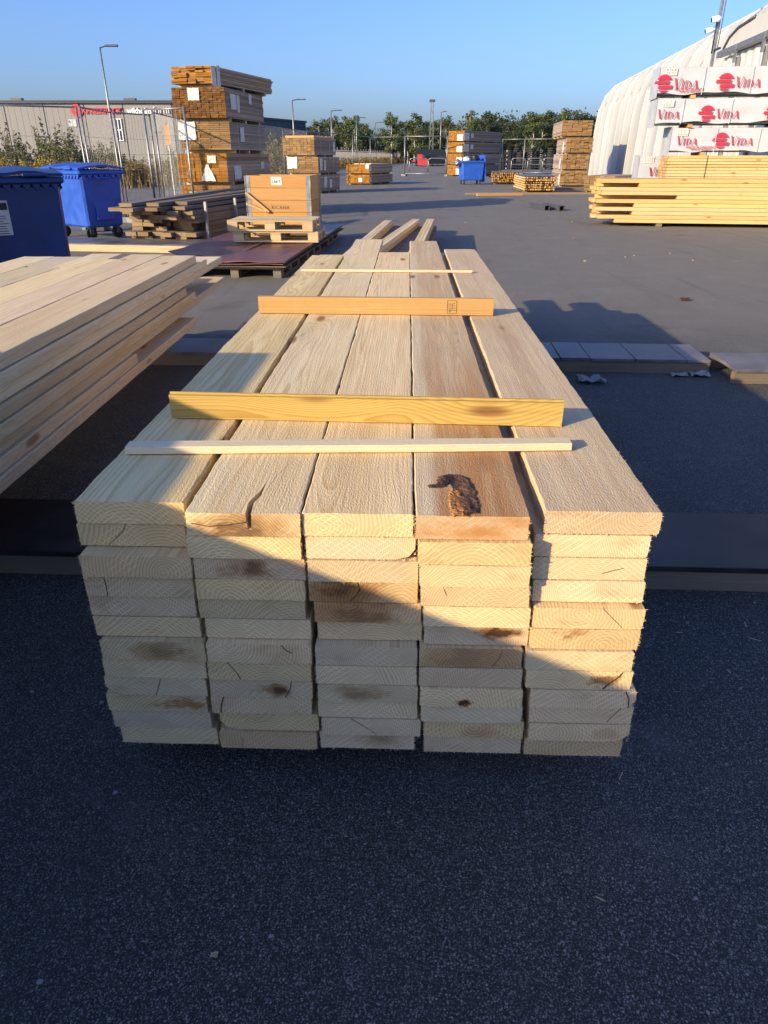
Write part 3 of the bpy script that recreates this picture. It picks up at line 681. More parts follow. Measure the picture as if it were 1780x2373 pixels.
# tower of packs on the left
Na = at_z(532, 508); tA = R(8)
ga = 'packs stacked in the tall tower on the left'
def tower(label, nx_px, th, w, L, y_bot, y_top, nx, nz, mat, seed, papers, straps=(), group=ga, runner=0.07, N=Na, **kw):
    P_ = at_y(nx_px, (y_bot+y_top)/2, N.y)
    return P_.x, N.y, th, w, L, nx, nz, mat, seed, papers, straps
zz = 0.0
towers = [
 ('lowest brown pack in the tall left tower, mostly hidden by weathered boards', 525, 8, 1.18, 3.0, .715, 8, 7, 'brown', 41, [('f', .35, .62, .42, .28), ('f', .62, .66, .26, .14), ('s', .3, .6, .22, .3)]),
 ('orange brown pack second from the ground in the tall left tower', 523, 8, 1.18, 3.4, .66, 6, 8, 'brown', 42, [('f', .7, .82, .2, .15), ('f', .6, .40, .36, .34, 1), ('s', .2, .4, .5, .28), ('s', .8, .6, .3, .16)]),
 ('grey brown thin board pack with big paper, middle of the tall left tower', 536, 8, 1.18, 2.75, .63, 5, 14, 'brown_grey', 43, [('f', .16, .72, .40, .36), ('s', .3, .62, .3, .3)]),
 ('dark brown pack of small battens, second from the top of the tall left tower', 531, 8, 1.22, 2.9, .66, 13, 14, 'brown_dark', 44, [('f', .42, .80, .26, .24), ('s', .18, .62, .4, .3), ('s', .30, .58, .16, .34), ('s', .62, .8, .2, .2)]),
]
def tower_pack(lbl, npx, th, w, L, h, nx, nz, mat, seed, papers, z0, **kw):
    P_ = at_y(npx, HORIZON-20, Na.y)
    return pack(lbl, (P_.x, Na.y), R(th), w, L, z0, h, nx, nz, mat, seed, ga, papers=papers, runner=0.07, **kw)
z0 = 0.0
for (lbl, npx, th, w, L, h, nx, nz, mat, seed, papers) in towers:
    tower_pack(lbl, npx, th, w, L, h, nx, nz, mat, seed, papers, z0, straps=(.2, .8) if mat == 'brown_grey' else ()); z0 += h + .002
tower_pack('light topped ragged pack lying askew on the very top of the tall left tower', 505, 15, 1.0, 3.3, .40, 5, 8, 'brown', 45, [('s', .03, .5, .22, .34), ('s', .10, .42, .16, .5)], z0, jit=.10, zig=.05)
# three packs behind the crate
Nb = at_z(740, 449); gb = 'packs in the three high stack behind the crate'
z0 = 0
for i, (lbl, dx, h, nx, nz, papers) in enumerate([
   ('bottom pack of the three high grey brown stack behind the crate', 0, .665, 5, 9, [('s', .3, .6, .3, .4), ('s', .55, .5, .25, .3)]),
   ('middle pack with white paper of the three high stack behind the crate', 0, .62, 5, 9, [('f', .18, .68, .42, .40), ('s', .12, .6, .25, .4), ('s', .3, .55, .2, .35)]),
   ('top pack of the three high stack behind the crate', -.13, .66, 9, 8, [('s', .9, .55, .2, .35)])]):
    pack(lbl, (Nb.x+dx, Nb.y), R(18), 1.33, 2.25, z0, h, nx, nz, 'brown_grey', 61+i, gb, papers=papers, runner=.07, straps=(.3, .7)); z0 += h+.002
e18 = Vector((math.cos(R(18)), -math.sin(R(18))))
lo = Vector((Nb.x-.13, Nb.y)) - 1.33*e18
cov = thing('cover_board', 'light orange board laid on top of the three high stack', 'board', (lo.x, lo.y, z0+.002), -R(18))
for k in range(5):
    mb = MB(); mb.box((.70, .25+k*.42, .04), (1.2, .36, .075), bev=.004); mb.build('plank', 'planed', cov)
# two low packs
Nc = at_z(856, 429)
for i, (lbl, z0) in enumerate((('lower pack of the low two pack pile in the yard', 0.0), ('upper pack of the low two pack pile in the yard', .475))):
    pack(lbl, (Nc.x, Nc.y), R(21), 1.28, 3.4, z0, .47, 6, 6, 'brown', 71+i, 'packs in the low pile', papers=[('f', .62 if i == 0 else .92, .5 if i == 0 else .8, .2, .18), ('s', .05, .55, .2, .2)], runner=.07, jit=.06)
e21 = Vector((math.cos(R(21)), -math.sin(R(21)))); lo = Vector((Nc.x, Nc.y)) - 1.28*e21
cov = thing('cover_board', 'pale boards lying on top of the low two pack pile', 'board', (lo.x, lo.y, .948), -R(21))
for k in range(3):
    mb = MB(); mb.box((.35+k*.33, 1.9, .02), (.28, 2.7, .038), bev=.003); mb.build('plank', 'sawn_far', cov)
# four high stack behind the far bin
Nd = at_z(1072, 408); gd = 'packs stacked behind the far blue bin'
z0 = 0
for i, lbl in enumerate(('bottom brown pack behind the far blue bin', 'second brown pack from the ground behind the far blue bin', 'third brown pack from the ground behind the far blue bin', 'top brown pack of the stack behind the far blue bin')):
    pack(lbl, (Nd.x, Nd.y), R(37), 1.38, 5.6, z0, .745, 8, 9, 'brown', 81+i, gd, papers=[('f', .75, .4, .5, .4), ('s', .06, .5, .7, .5), ('s', .2, .6, .4, .3)][: (3 if i >= 2 else 1)], runner=.07, jit=.05); z0 += .747
# four high stack in front of the tent
Ne = at_z(1297, 433); ge = 'packs stacked beside the white tent'
z0 = 0
for i, lbl in enumerate(('bottom pack of the stack beside the white tent', 'second pack from the ground of the stack beside the white tent', 'third pack from the ground of the stack beside the white tent', 'topmost ragged pack of the stack beside the white tent')):
    th = R(6); w = 1.24
    Nn = Vector((Ne.x, Ne.y)) + w*Vector((math.cos(th), -math.sin(th))) + Vector((.0 if i < 2 else (.12 if i == 2 else .0), 0))
    pk = pack(lbl, Nn, th, w+(.16 if i == 3 else 0), 4.0, z0, .70, 6, 10, 'brown_grey', 91+i, ge, runner=.07, jit=.08, zig=.06); z0 += .702
    if i < 3:
        paper(pk, -.03, .4+.3*i, .3, .5, .45, 's', 300+i)
# sticks
def stick_pile(label, N, th, w, L, h, nx, nz, mat, seed, top_mat):
    o = thing('batten_pile', label, 'batten pile', (N[0], N[1], 0), -th, 'loose piles of battens')
    rg = random.Random(seed); me = simple_board(.062, .055, L, .004); me.materials.append(M[mat])
    for xx in (L*.2, L*.8):
        mb = MB(); mb.box((w/2, xx, .05), (w*.9, .1, .098), bev=.004); mb.build('bearer', 'bearer', o)
    for k in range(nz):
        inset = .10*(nz-1-k)/nz if k < nz-2 else 0
        for i in range(nx):
            x = inset*.6 + .035 + (w-.07-inset*1.2)*i/(nx-1)
            link('batten', me, None, o, loc=(x+rg.uniform(-.008, .008), rg.uniform(0, .22)+inset*1.5, .10+(k+.5)*(h-.15)/nz), rot=(0, rg.uniform(-.1, .1), rg.uniform(-.006, .006)))
    mb = MB(); mb.box((w/2, L/2, h-.035), (w, L*.96, .014), bev=.003); mb.build('cover_sheet', top_mat, o)
Ng = at_z(1212, 449)
stick_pile('pile of bright orange battens with grey cover sheet near the right of the yard', (Ng.x, Ng.y), R(3), 1.30, 3.6, .66, 14, 6, 'planed', 5, 'grey_ply')
Nf = at_z(1146, 428)
stick_pile('darker pile of short battens behind the bright batten pile', (Nf.x-.2, Nf.y), R(8), 1.45, 3.4, .62, 14, 6, 'crate', 6, 'weathered')

# front yellow stack, yellow pack and wrapped packs at the right
th = R(99)
def right_pack(label, xl_px, yfront, z0, h, w, L, nx, nz, mat, seed, **kw):
    P_ = at_y(xl_px, HORIZON, yfront)
    e = Vector((math.cos(th), -math.sin(th)))           # towards the camera
    o2 = Vector((P_.x, yfront)) - w*e
    return pack(label, (o2.x, o2.y), th, w, L, z0, h, nx, nz, mat, seed, origin='O', **kw)
# loose yellow boards: staggered ends
P_ = at_y(1392, HORIZON, 16.15); e9 = Vector((math.cos(th), -math.sin(th)))
o2 = Vector((P_.x, 16.15)) - 1.0*e9
ys_ = thing('timber_stack', 'stack of yellow planed boards with staggered ends at the right', 'timber stack', (o2.x, o2.y, 0), -th)
for yy in (1.35, 3.75):
    mb = MB(); mb.box((.5, yy, .035), (1.15, .10, .068), bev=.004); mb.build('bearer', 'weathered', ys_)
for k in range(11):
    for i in range(5):
        front = i == 4
        st_ = (0.78 if (k % 2 == (0 if k < 8 else 1)) else 0.02) if i >= 3 else random.uniform(0, .15)
        if k == 0: st_ = .45
        if k == 6 and i >= 3: st_ = 1.6
        if k == 7 and i >= 3: st_ = .05
        me = simple_board(.197, .0705, 6.0-st_-random.uniform(0, .1), .003)
        link('board', me, 'planed', ys_, loc=((i+.5)*.2+random.uniform(-.008, .008), st_+random.uniform(-.08, .08), .070+(k+.5)*.0757))
YF = 17.75
right_pack('lowest yellow pack behind the staggered yellow boards', 1547, YF, 0.0, .66, 1.0, 6.0, 5, 9, 'planed', 210, runner=.07, group='packs under the white wrapped packs')
right_pack('yellow strapped pack under the white wrapped packs', 1549, YF, .662, .675, 1.0, 6.0, 5, 11, 'planed', 211, runner=.0, gap=.009, straps=(.14, .40), strap_mat='strap', group='packs under the white wrapped packs')
for k, yy in enumerate((.72, 2.32)):
    pass
VIDA_ADV = {'V': .62, 'I': .30, 'D': .66, 'A': .62}
def vida_letters(h):
    """Serif capitals with a tall V, built from strokes; returns list of polygons (x,z)."""
    out = []; x = 0
    def para(x0, z0, x1, z1, w): out.append([(x0, z0), (x0+w, z0), (x1+w, z1), (x1, z1)])
    H = h*1.06
    para(.02*h, H, .24*h, 0, .12*h); para(.36*h, 0, .62*h, H, -.045*h)
    out.append([(-.05*h, H-.03*h), (.22*h, H-.03*h), (.22*h, H), (-.05*h, H)]); out.append([(.50*h, H-.03*h), (.72*h, H-.03*h), (.72*h, H), (.50*h, H)])
    para(.24*h, 0, .30*h, .14*h, .10*h)
    x = .68*h; z1 = .82*h
    para(x+.03*h, 0, x+.10*h, z1, .10*h)
    out.append([(x-.03*h, 0), (x+.20*h, 0), (x+.20*h, .03*h), (x-.03*h, .03*h)]); out.append([(x+.05*h, z1-.03*h), (x+.27*h, z1-.03*h), (x+.27*h, z1), (x+.05*h, z1)])
    x = 1.0*h
    para(x+.02*h, 0, x+.09*h, z1, .10*h)
    for k in range(9):                                 # bowl of the D
        a0, a1 = -PI/2+PI*k/9, -PI/2+PI*(k+1)/9
        def pt(a, r, rz): return (x+.13*h+.05*h*(.5+.5*math.sin(a))+max(0, math.cos(a))*r, z1/2+math.sin(a)*rz)
        out.append([pt(a0, .38*h, z1/2), pt(a1, .38*h, z1/2), pt(a1, .27*h, z1/2-.035*h), pt(a0, .27*h, z1/2-.035*h)])
    x = 1.62*h
    para(x, 0, x+.30*h, z1, .045*h); para(x+.46*h, 0, x+.28*h, z1, .12*h)
    out.append([(x+.10*h, .24*h), (x+.46*h, .24*h), (x+.46*h, .28*h), (x+.10*h, .28*h)])
    out.append([(x-.07*h, 0), (x+.12*h, 0), (x+.12*h, .03*h), (x-.07*h, .03*h)]); out.append([(x+.38*h, 0), (x+.64*h, 0), (x+.64*h, .03*h), (x+.38*h, .03*h)])
    return out
def emblem_polys(r):
    out = []
    def seg(z0, z1, dx, n=10):
        zs = [z0+(z1-z0)*i/n for i in range(n+1)]
        xr = [math.sqrt(max(0, r*r-z*z)) for z in zs]
        out.append([(dx-x, z) for x, z in zip(xr, zs)] + [(dx+x, z) for x, z in zip(reversed(xr), reversed(zs))])
    seg(.40*r, r*.999, 0)
    out.append([(-1.22*r, -.08*r), (.62*r, -.08*r), (.70*r, .27*r), (-1.08*r, .27*r)])
    out.append([(-.66*r, -.62*r), (1.02*r, -.62*r), (1.12*r, -.22*r), (-.58*r, -.22*r)])
    seg(-.999*r, -.76*r, 0)
    return out
def polys_mesh(polys, y0=0.0, y1=-0.004):
    mb = MB()
    for p in polys:
        q = [p[0]]
        for a in p[1:]:
            if (a[0]-q[-1][0])**2+(a[1]-q[-1][1])**2 > 1e-8: q.append(a)
        mb.prism(q, y0, y1, 'Y')
    return mb
def wrapped(label, xl_px, yf, z0, h, w, L, seed, marks, group='white wrapped packs with red print', straps=(), text=True, left_flap=True):
    P_ = at_y(xl_px, HORIZON, yf); a = R(-9)
    o = thing('wrapped_timber_pack', label, 'timber pack', (P_.x, yf, z0), a, group)
    # local: x along the front, y away from the camera
    mb = MB(); nX, nZ, nY = int(L/.09), 9, 9
    def wr(x, z, k):
        q = Vector((x*1.1+seed, z*3.2, k*3.1))
        return .022*mnoise.noise(q)+.020*mnoise.noise(Vector((x*2.4+z*5+seed, z*2-x*.8, k)))+.011*mnoise.noise(Vector((x*7, z*9+x*3, seed)))
    vs = []; fs = []
    def sheet(fn, na, nb):
        b = len(vs)
        for i in range(na+1):
            for j in range(nb+1): vs.append(fn(i/na, j/nb))
        for i in range(na):
            for j in range(nb): fs.append((b+i*(nb+1)+j, b+(i+1)*(nb+1)+j, b+(i+1)*(nb+1)+j+1, b+i*(nb+1)+j+1))
    lo = 0.03
    sag = lambda u: .02*math.sin(u*23+seed)+.012*math.sin(u*51)
    sheet(lambda u, v: (u*L, .016+wr(u*L, v*h, 1)*(.25+.75*math.sin(PI*min(1, max(0, v)))), lo+sag(u)*(1-v)+(h-lo)*v), nX, nZ)
    sheet(lambda u, v: (u*L, .016+v*(w-.028), h+.002+.008*mnoise.noise(Vector((u*L*2, v*3, seed)))*math.sin(PI*v)), nX, 4)
    sheet(lambda u, v: (-.006+1.3*wr(u*w, v*h, 5)*math.sin(PI*u)*math.sin(PI*min(1, v+.15)), u*(w-.028)+.016, lo*v+(-.05*(1-v) if v < .2 else lo)+(h-lo)*v), 8, nZ)
    mb.add(vs, fs); b = mb.build('wrapping', 'wrap', o, smooth=True)
    mb = MB(); mb.box((L/2, w/2, h/2+.02), (L-.10, w-.13, h-.06)); mb.build('boards_inside', 'planed', o)
    mb = MB(); mb.box((L/2, w/2+.01, .018), (L-.02, w-.03, .030)); mb.build('black_underside', 'wrap_black', o)
    for xx in (L*.13, L*.45, L*.8):
        mb = MB(); mb.box((xx, w/2, -.033), (.10, w*.98, .062), bev=.004); mb.build('bearer', 'crate', o)
    for xx in straps:
        mb = MB(); mb.box((xx, -.025, h/2), (.014, .002, h)); mb.build('strap', 'strap_clear', o)
    for (x, zc, r, part) in marks:
        if part != 'letters':
            polys_mesh(emblem_polys(r)).build('emblem', 'red_print', o, loc=(x, -.020, zc))
        polys_mesh([[(x*1.22, z) for x, z in p] for p in vida_letters(r*1.12)]).build('lettering', 'red_print', o, loc=(x+r*1.25, -.020, zc-r*.62))
    mb = MB(); mb.box((.22, -.0175, h-.085), (.24, .002, .13)); lab = mb.build('paper_label', 'paper', o)
    mb = MB()
    rg = random.Random(seed)
    for zz_ in (.045, .022, -.012, -.04):
        x = -.10
        while x < .07:
            wd = rg.uniform(.02, .05); mb.box((.22+x+wd/2, -.0195, h-.085+zz_), (wd, .001, .011)); x += wd+rg.uniform(.012, .03)
    mb.build('print', 'ink', lab)
    if text:
        me = fit_x(text_mesh('MADE IN SWEDEN', .05, .001), .58); q = link('lettering', me, 'red_print', o, loc=(.34, -.020, .075)); q.rotation_euler = (PI/2, 0, 0)
        me = fit_x(text_mesh('WWW.VIDA.SE', .05, .001), .42); q = link('lettering', me, 'red_print', o, loc=(.44, -.020, .035)); q.rotation_euler = (PI/2, 0, 0)
    return o
w3 = wrapped('lowest white wrapped pack with red print, on the yellow strapped pack', 1549, YF, 1.40, .475, 1.0, 5.6, 3.0, [(-.05, .23, .14, 'letters'), (1.05, .23, .155, ''), (2.28, .23, .155, '')], straps=(.93, 1.82, 3.1))
w2 = wrapped('middle white wrapped pack with red print and sagging black edge', 1506, YF, 1.945, .485, 1.0, 5.8, 5.0, [(-.16, .20, .15, 'letters'), (1.05, .20, .155, ''), (2.38, .19, .155, '')], straps=(.53, 1.53, 2.38, 3.3), text=False)
w1 = wrapped('topmost white wrapped pack with red print beside the tent', 1502, YF, 2.50, .51, 1.0, 5.8, 9.0, [(.10, .215, .165, ''), (1.35, .225, .165, ''), (2.66, .225, .165, '')], straps=(.90, 1.86, 3.0))
wrapped('single white wrapped pack set back behind the yellow strapped pack', 1526-42, 19.6, .70, .62, .9, 4.6, 14.0, [(.05, .28, .16, 'letters')], straps=(), text=False)
right_pack('plain pack under the set back white wrapped pack', 1490, 19.6, 0.0, .635, .9, 4.5, 5, 8, 'planed', 233, runner=.07)
pack('low grey brown pack between the tent and the yellow boards', at_z(1420, 448), R(30), 1.2, 3.2, 0, .62, 6, 8, 'brown_grey', 240, runner=.07, jit=.08)

# ------------------------------------------------------------------ white tent hall
tdir = R(7)
tfar = at_z(1365, 414); 
tent = thing('tent_hall', 'large white canvas storage tent along the right side', 'tent', (tfar.x, tfar.y, 0), -tdir)   # local -Y runs towards the camera
prof = [(-.10, 0.0), (-.06, 1.4), (0.0, 3.05), (.10, 3.95), (.38, 4.68), (.90, 5.24), (1.7, 5.64), (3.2, 6.18), (6.0, 7.0), (9.0, 7.5)]
bay = 2.1; nb = 20
vs = []; fs = []; sub = 8
for i in range(nb*sub+1):
    y = -i*bay/sub; f = (i % sub)/sub; s_ = math.sin(PI*f)
    for k, (x, z) in enumerate(prof):
        bulge = .10*s_*(1 if 0 < k else .6) * (1.0 if z > 1 else .7)
        wv = .03*mnoise.noise(Vector((y*.9, z*.5, 2)))+.02*mnoise.noise(Vector((y*3.1, z*.35, 7)))
        nx_, nz_ = (1, 0) if k < 3 else ((.8, -.6) if k < 6 else (.35, -.94))
        vs.append((x + bulge*nx_ + wv, y, z + bulge*nz_*.9))
n = len(prof)
for i in range(nb*sub):
    for k in range(n-1): fs.append((i*n+k, (i+1)*n+k, (i+1)*n+k+1, i*n+k+1))
mb = MB(); mb.add(vs, fs); cv = mb.build('canvas_wall', 'tent', tent, smooth=True)
md = cv.modifiers.new('sub', 'SUBSURF'); md.levels = 1; md.render_levels = 1
mb = MB(); mb.prism([(x+.02, z) for x, z in prof] + [(18-x, z) for x, z in reversed(prof)], .02, .06, 'Y'); mb.build('end_wall', 'tent', tent)
for i in range(0, nb+1):
    mb = MB(); mb.tube([(x+.03, -i*bay, z-.02) for x, z in prof], .045, 6); mb.build('frame_rib', 'tent', tent, smooth=True)
# side door with canopy arch, rail and corrugated sheet
dy0 = -27.4; dl = 7.5
mb = MB(); vs = []; fs = []; nn = 70
for i in range(nn+1):
    y = dy0 - dl*i/nn; q = .04*math.sin(i*PI/nn*26)
    vs += [(-.22+q*.5, y, 0), (-.22+q*.5, y, 3.88), ]
fs = [(2*i, 2*i+2, 2*i+3, 2*i+1) for i in range(nn)]
mb.add(vs, fs); o = mb.build('corrugated_door', 'corrugated', tent); md = o.modifiers.new('t', 'SOLIDIFY'); md.thickness = .01
mb = MB(); mb.box((-.34, dy0-dl/2+.2, 3.97), (.16, dl, .15), bev=.01); mb.build('door_rail', 'steel', tent)
for k in range(3):
    mb = MB(); mb.box((-.40, dy0-1.6-k*2.2, 3.82), (.06, .10, .42)); mb.box((-.30, dy0-1.6-k*2.2, 1.87), (.09, .12, 3.74)); mb.build('rail_hanger', 'steel', tent)
arch = [(0, 4.06), (-.03, 4.13), (-.40, 4.34), (-1.1, 4.48), (-2.4, 4.54), (-7.5, 4.50), (-7.5, 4.06)]
mb = MB(); mb.prism([(dy0+a, z) for a, z in arch], -.28, -.20, 'X'); mb.build('door_canopy', 'tent', tent)
mb = MB(); mb.tube([(-.30, dy0+a, z) for a, z in arch[:5]], .035, 6); mb.build('canopy_piping', 'steel_dark', tent, smooth=True)
mb = MB(); arc2 = [(.30, 4.08), (.28, 4.3), (-.2, 4.56), (-1.0, 4.70), (-2.4, 4.76)]
pv = []
for (a, z), (a2, z2) in zip(arch[:5], arc2):
    for q in range(4):
        f = q/3; pv.append((-.24+.34*f+.04*math.sin(f*9+a*5), dy0+a*(1-f)+a2*f, z*(1-f)+z2*f))
mb.add(pv, [(i*4+q, i*4+q+1, (i+1)*4+q+1, (i+1)*4+q) for i in range(4) for q in range(3)])
o = mb.build('canopy_flap', 'tent', tent, smooth=True); md = o.modifiers.new('t', 'SOLIDIFY'); md.thickness = .01
# mast with cameras at the door
mx = thing('camera_mast', 'grey mast with white security cameras at the tent door', 'mast', tent.matrix_basis @ Vector((-.42, dy0+.55, 0)), -tdir)
mb = MB(); mb.box((0, 0, 2.75), (.08, .08, 5.5), bev=.006); mb.build('post', 'steel', mx)
mb = MB(); mb.tube([(0, 0, 5.4), (0, 0, 9.5)], .03, 8); mb.build('pole', 'steel', mx, smooth=True)
mb = MB(); mb.box((.0, -.30, 4.12), (.05, .62, .05)); mb.box((-.055, 0, 4.5), (.03, .06, .9)); mb.build('bracket', 'black', mx)
for (y, z, r) in ((-.22, 4.88, .085), (.30, 4.68, .075)):
    mb = MB(); mb.tube([(-.05, 0, z), (-.05, y*.6, z), (-.05, y, z)], [.02, .02, .02], 8); mb.tube([(-.02, y, z), (-.10, y, z), (-.26, y, z-.03)], [r*.8, r, r*.9], 12)
    cm = mb.build('camera', 'sign_white', mx, smooth=True)
    mb = MB(); mb.tube([(-.262, y, z-.03), (-.275, y, z-.033)], r*.7, 12); mb.build('lens', 'black', cm)
mb = MB(); mb.tube([(.02, -.05, 6.0), (.05, -.16, 5.4), (.02, -.28, 4.7), (0, -.32, 4.15)], .012, 5); mb.build('cable', 'black', mx, smooth=True)

# ------------------------------------------------------------------ waste bins
def bin660(label, loc, rz, mat, lid_mat, group, W=1.26, Dp=.77, H=1.2, tp=.88):
    o = thing('waste_bin', label, 'waste bin', loc, rz, group)
    mb = MB(); zb = .20; hb = H-zb-.16
    mb.box((0, 0, zb+hb/2), (W, Dp, hb), bev=.035, taper=tp); body = mb.build('body', mat, o)
    mb = MB(); mb.box((0, 0, zb+hb+.035), (W+.09, Dp+.09, .075), bev=.02); rim = mb.build('rim', mat, o)
    mb = MB()                                            # zig-zag moulding under the rim and side ribs
    for s_ in (-1, 1):
        for k in range(12):
            x = -W/2+.06+k*(W-.12)/11
            mb.prism([(x-.05, zb+hb), (x+.05, zb+hb), (x, zb+hb-.07)], s_*(Dp/2+.001), s_*(Dp/2+.018), 'Y')
        for k in range(7):
            y = -Dp/2+.06+k*(Dp-.12)/6
            mb.prism([(y-.05, zb+hb), (y+.05, zb+hb), (y, zb+hb-.07)], s_*(W/2+.001), s_*(W/2+.018), 'X')
    mb.build('moulding', mat, o)
    for s_ in (-1, 1):
        mb = MB(); mb.box((s_*(W/2-.045), 0, zb+hb*.5), (.012, Dp*.45, hb*.7), ry=-s_*.075, bev=.004); mb.build('side_panel', mat, o)
        mb = MB(); mb.tube([(s_*(W/2+.03), -.14, zb+hb-.03), (s_*(W/2+.09), -.10, zb+hb-.05), (s_*(W/2+.09), .10, zb+hb-.05), (s_*(W/2+.03), .14, zb+hb-.03)], .018, 6); mb.build('handle', mat, o)
    # lid: shallow vault with ridges
    n_ = 9; vs = []
    for i in range(n_+1):
        x = -W/2-.035+(W+.07)*i/n_
        for j in range(9):
            y = -Dp/2-.035+(Dp+.07)*j/8
            z = .045*math.sin(PI*j/8) + (.022 if i in (2, 3, 6, 7) else 0) + .012*math.sin(PI*i/n_)
            vs.append((x, y, z))
    lid = MB(); lid.add(vs, [(i*9+j, (i+1)*9+j, (i+1)*9+j+1, i*9+j+1) for i in range(n_) for j in range(8)])
    l = lid.build('lid', lid_mat, o, loc=(0, 0, zb+hb+.075)); md = l.modifiers.new('t', 'SOLIDIFY'); md.thickness = .03; md.offset = 1
    mb = MB()
    for x in (-.35, .35): mb.box((x, -Dp/2-.045, .02), (.26, .06, .035), bev=.008)
    mb.build('lid_grip', lid_mat, l)
    for sx in (-1, 1):
        for sy in (-1, 1):
            x, y = sx*W*.36, sy*Dp*.33
            mb = MB(); mb.tube([(x-.02, y, .10), (x+.02, y, .10)], .10, 16); wh = mb.build('wheel', 'rubber', o, smooth=False)
            mb = MB(); mb.box((x-.032, y, .16), (.012, .07, .14)); mb.box((x+.032, y, .16), (.012, .07, .14)); mb.box((x, y, .215), (.09, .09, .02)); mb.build('fork', 'steel_dark', wh)
    return o
gbin = 'four wheeled blue waste bins'
p = at_z(226, 556)
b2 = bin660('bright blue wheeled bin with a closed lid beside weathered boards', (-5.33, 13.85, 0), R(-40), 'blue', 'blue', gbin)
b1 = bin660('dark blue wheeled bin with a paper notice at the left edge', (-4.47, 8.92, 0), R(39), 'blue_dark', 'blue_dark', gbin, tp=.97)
mb = MB(); mb.box((-.10, -.392, .70), (.24, .003, .36), rx=.02); nt_ = mb.build('notice', 'paper', b1)
mb = MB()
for k in range(9): mb.box((-.11+.02*(k % 2), -.3945+k*.0006, .72-k*.026), (.17-.03*(k % 3), .0016, .007), rx=.02)
mb.box((-.10, -.3955, .82), (.22, .0016, .075), rx=.02)
mb.build('print', 'ink', nt_)
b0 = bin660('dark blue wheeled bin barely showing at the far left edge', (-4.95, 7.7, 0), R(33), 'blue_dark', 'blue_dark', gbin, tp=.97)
p = at_z(1092, 428)
b3 = bin660('blue wheeled bin overfilled with rubbish bags in the far yard', (p.x, p.y+.4, 0), R(12), 'blue_far', 'blue_far', gbin, W=1.2)
for ch in [c for c in b3.children if c.name.startswith('lid')]:
    ch.location = (.63, .1, .74); ch.rotation_euler = (0, R(86), 0)
rg = random.Random(4)
def bag(label, c, r, mat, seed):
    bm = bmesh.new(); bmesh.ops.create_icosphere(bm, subdivisions=3, radius=r)
    for v in bm.verts:
        d = mnoise.noise(v.co*5/r*.3+Vector((seed, 0, 0)))*.35+mnoise.noise(v.co*14/r*.3+Vector((seed, 3, 0)))*.15
        v.co *= 1+d; v.co.z *= .7
    me = bpy.data.meshes.new('rubbish_bag'); bm.to_mesh(me); bm.free()
    o = link('rubbish_bag', me, mat, None, True, loc=c); return tag(o, label, 'rubbish bag', 'rubbish on the far bin')
bp = b3.location
bag('grey plastic bag hanging over the left rim of the far bin', bp+Vector((-.72, -.2, 1.02)), .22, 'steel', 1)
bag('black bag on top of the far blue bin', bp+Vector((.05, 0, 1.20)), .33, 'black', 2)
bag('small pale bag on top of the far blue bin', bp+Vector((-.28, -.15, 1.17)), .20, 'paper', 3)
sp = thing('red_pole', 'red pole lying on the ground beside the far blue bin', 'pole', (bp.x+.8, bp.y+.3, 0))
mb = MB(); mb.tube([(0, 0, .45), (.75, .05, .20), (1.35, .1, .05)], .035, 8); mb.build('tube', 'red', sp, smooth=True)

# ------------------------------------------------------------------ crate, pallets, red plywood pile
cr = thing('pallet_collar_crate', 'orange wooden crate of stacked collars with metal corners', 'crate', (-1.64, 12.75, 0), R(-6))
cw, cd = 1.04, .76
mb = MB(); 
for x in (-.48, 0, .48): mb.box((x, 0, .05), (.13, cd*.98, .10))
mb.box((0, 0, .125), (cw, cd, .044)); mb.build('pallet_base', 'pallet', cr)
zc = .15; hb_ = .18
for k in range(5):
    for s_ in (-1, 1):
        me = simple_board(hb_-.004, .021, cw, .002); o = link('side_board', me, 'crate', cr)
        o.rotation_euler = Matrix(((0, 1, 0), (0, 0, 1), (1, 0, 0))).to_euler(); o.location = (-cw/2, s_*cd/2, zc+hb_*(k+.5))
        me = simple_board(hb_-.004, .021, cd-.022, .002); o = link('end_board', me, 'crate', cr)
        o.rotation_euler = Matrix(((0, 0, 1), (0, 1, 0), (1, 0, 0))).to_euler(); o.location = (s_*(cw/2-.012), -cd/2+.011, zc+hb_*(k+.5))
    for sx in (-1, 1):
        for sy in (-1, 1):
            mb = MB(); x, y, z = sx*(cw/2+.004), sy*(cd/2+.013), zc+hb_*(k+.5)
            mb.box((x-sx*.035, y, z), (.075, .003, hb_*.92)); mb.box((x, y-sy*.04, z), (.003, .08, hb_*.92)); mb.tube([(x, y, z-.085), (x, y, z+.085)], .011, 6)
            mb.build('corner_hinge', 'steel', cr)
mb = MB(); mb.box((-.02, -cd/2-.0135, zc+hb_*4.55), (.17, .002, .12)); lb = mb.build('label_card', 'paper', cr)
me = fit_x(text_mesh('L\u00c4KT', .06, .0006, offset=.001), .13); q = link('lettering', me, 'ink', lb, loc=(-.085, -cd/2-.0155, zc+hb_*4.55-.03)); q.rotation_euler = (PI/2, 0, 0)
me = fit_x(text_mesh('RICANA', .08, .0006, space=1.15), .29); q = link('lettering', me, 'ink', cr, loc=(-.12, -cd/2-.012, zc+hb_*2.28)); q.rotation_euler = (PI/2, 0, 0)
# wooden offcuts wedged at the crate's corner
for k, (a, L, dz) in enumerate(((R(-38), .46, .80), (R(-20), .34, .64))):
    o = thing('offcut', ('long', 'short')[k]+' thin wood offcut leaning at the corner of the crate', 'offcut', cr.matrix_basis @ Vector((-.52, -cd/2-.05, 0)), R(-6))
    mb = MB(); mb.box((L*.5*math.cos(a), 0, dz+L*.5*math.sin(a)), (L, .03, .035), ry=-a, bev=.003); mb.build('stick', 'planed', o)
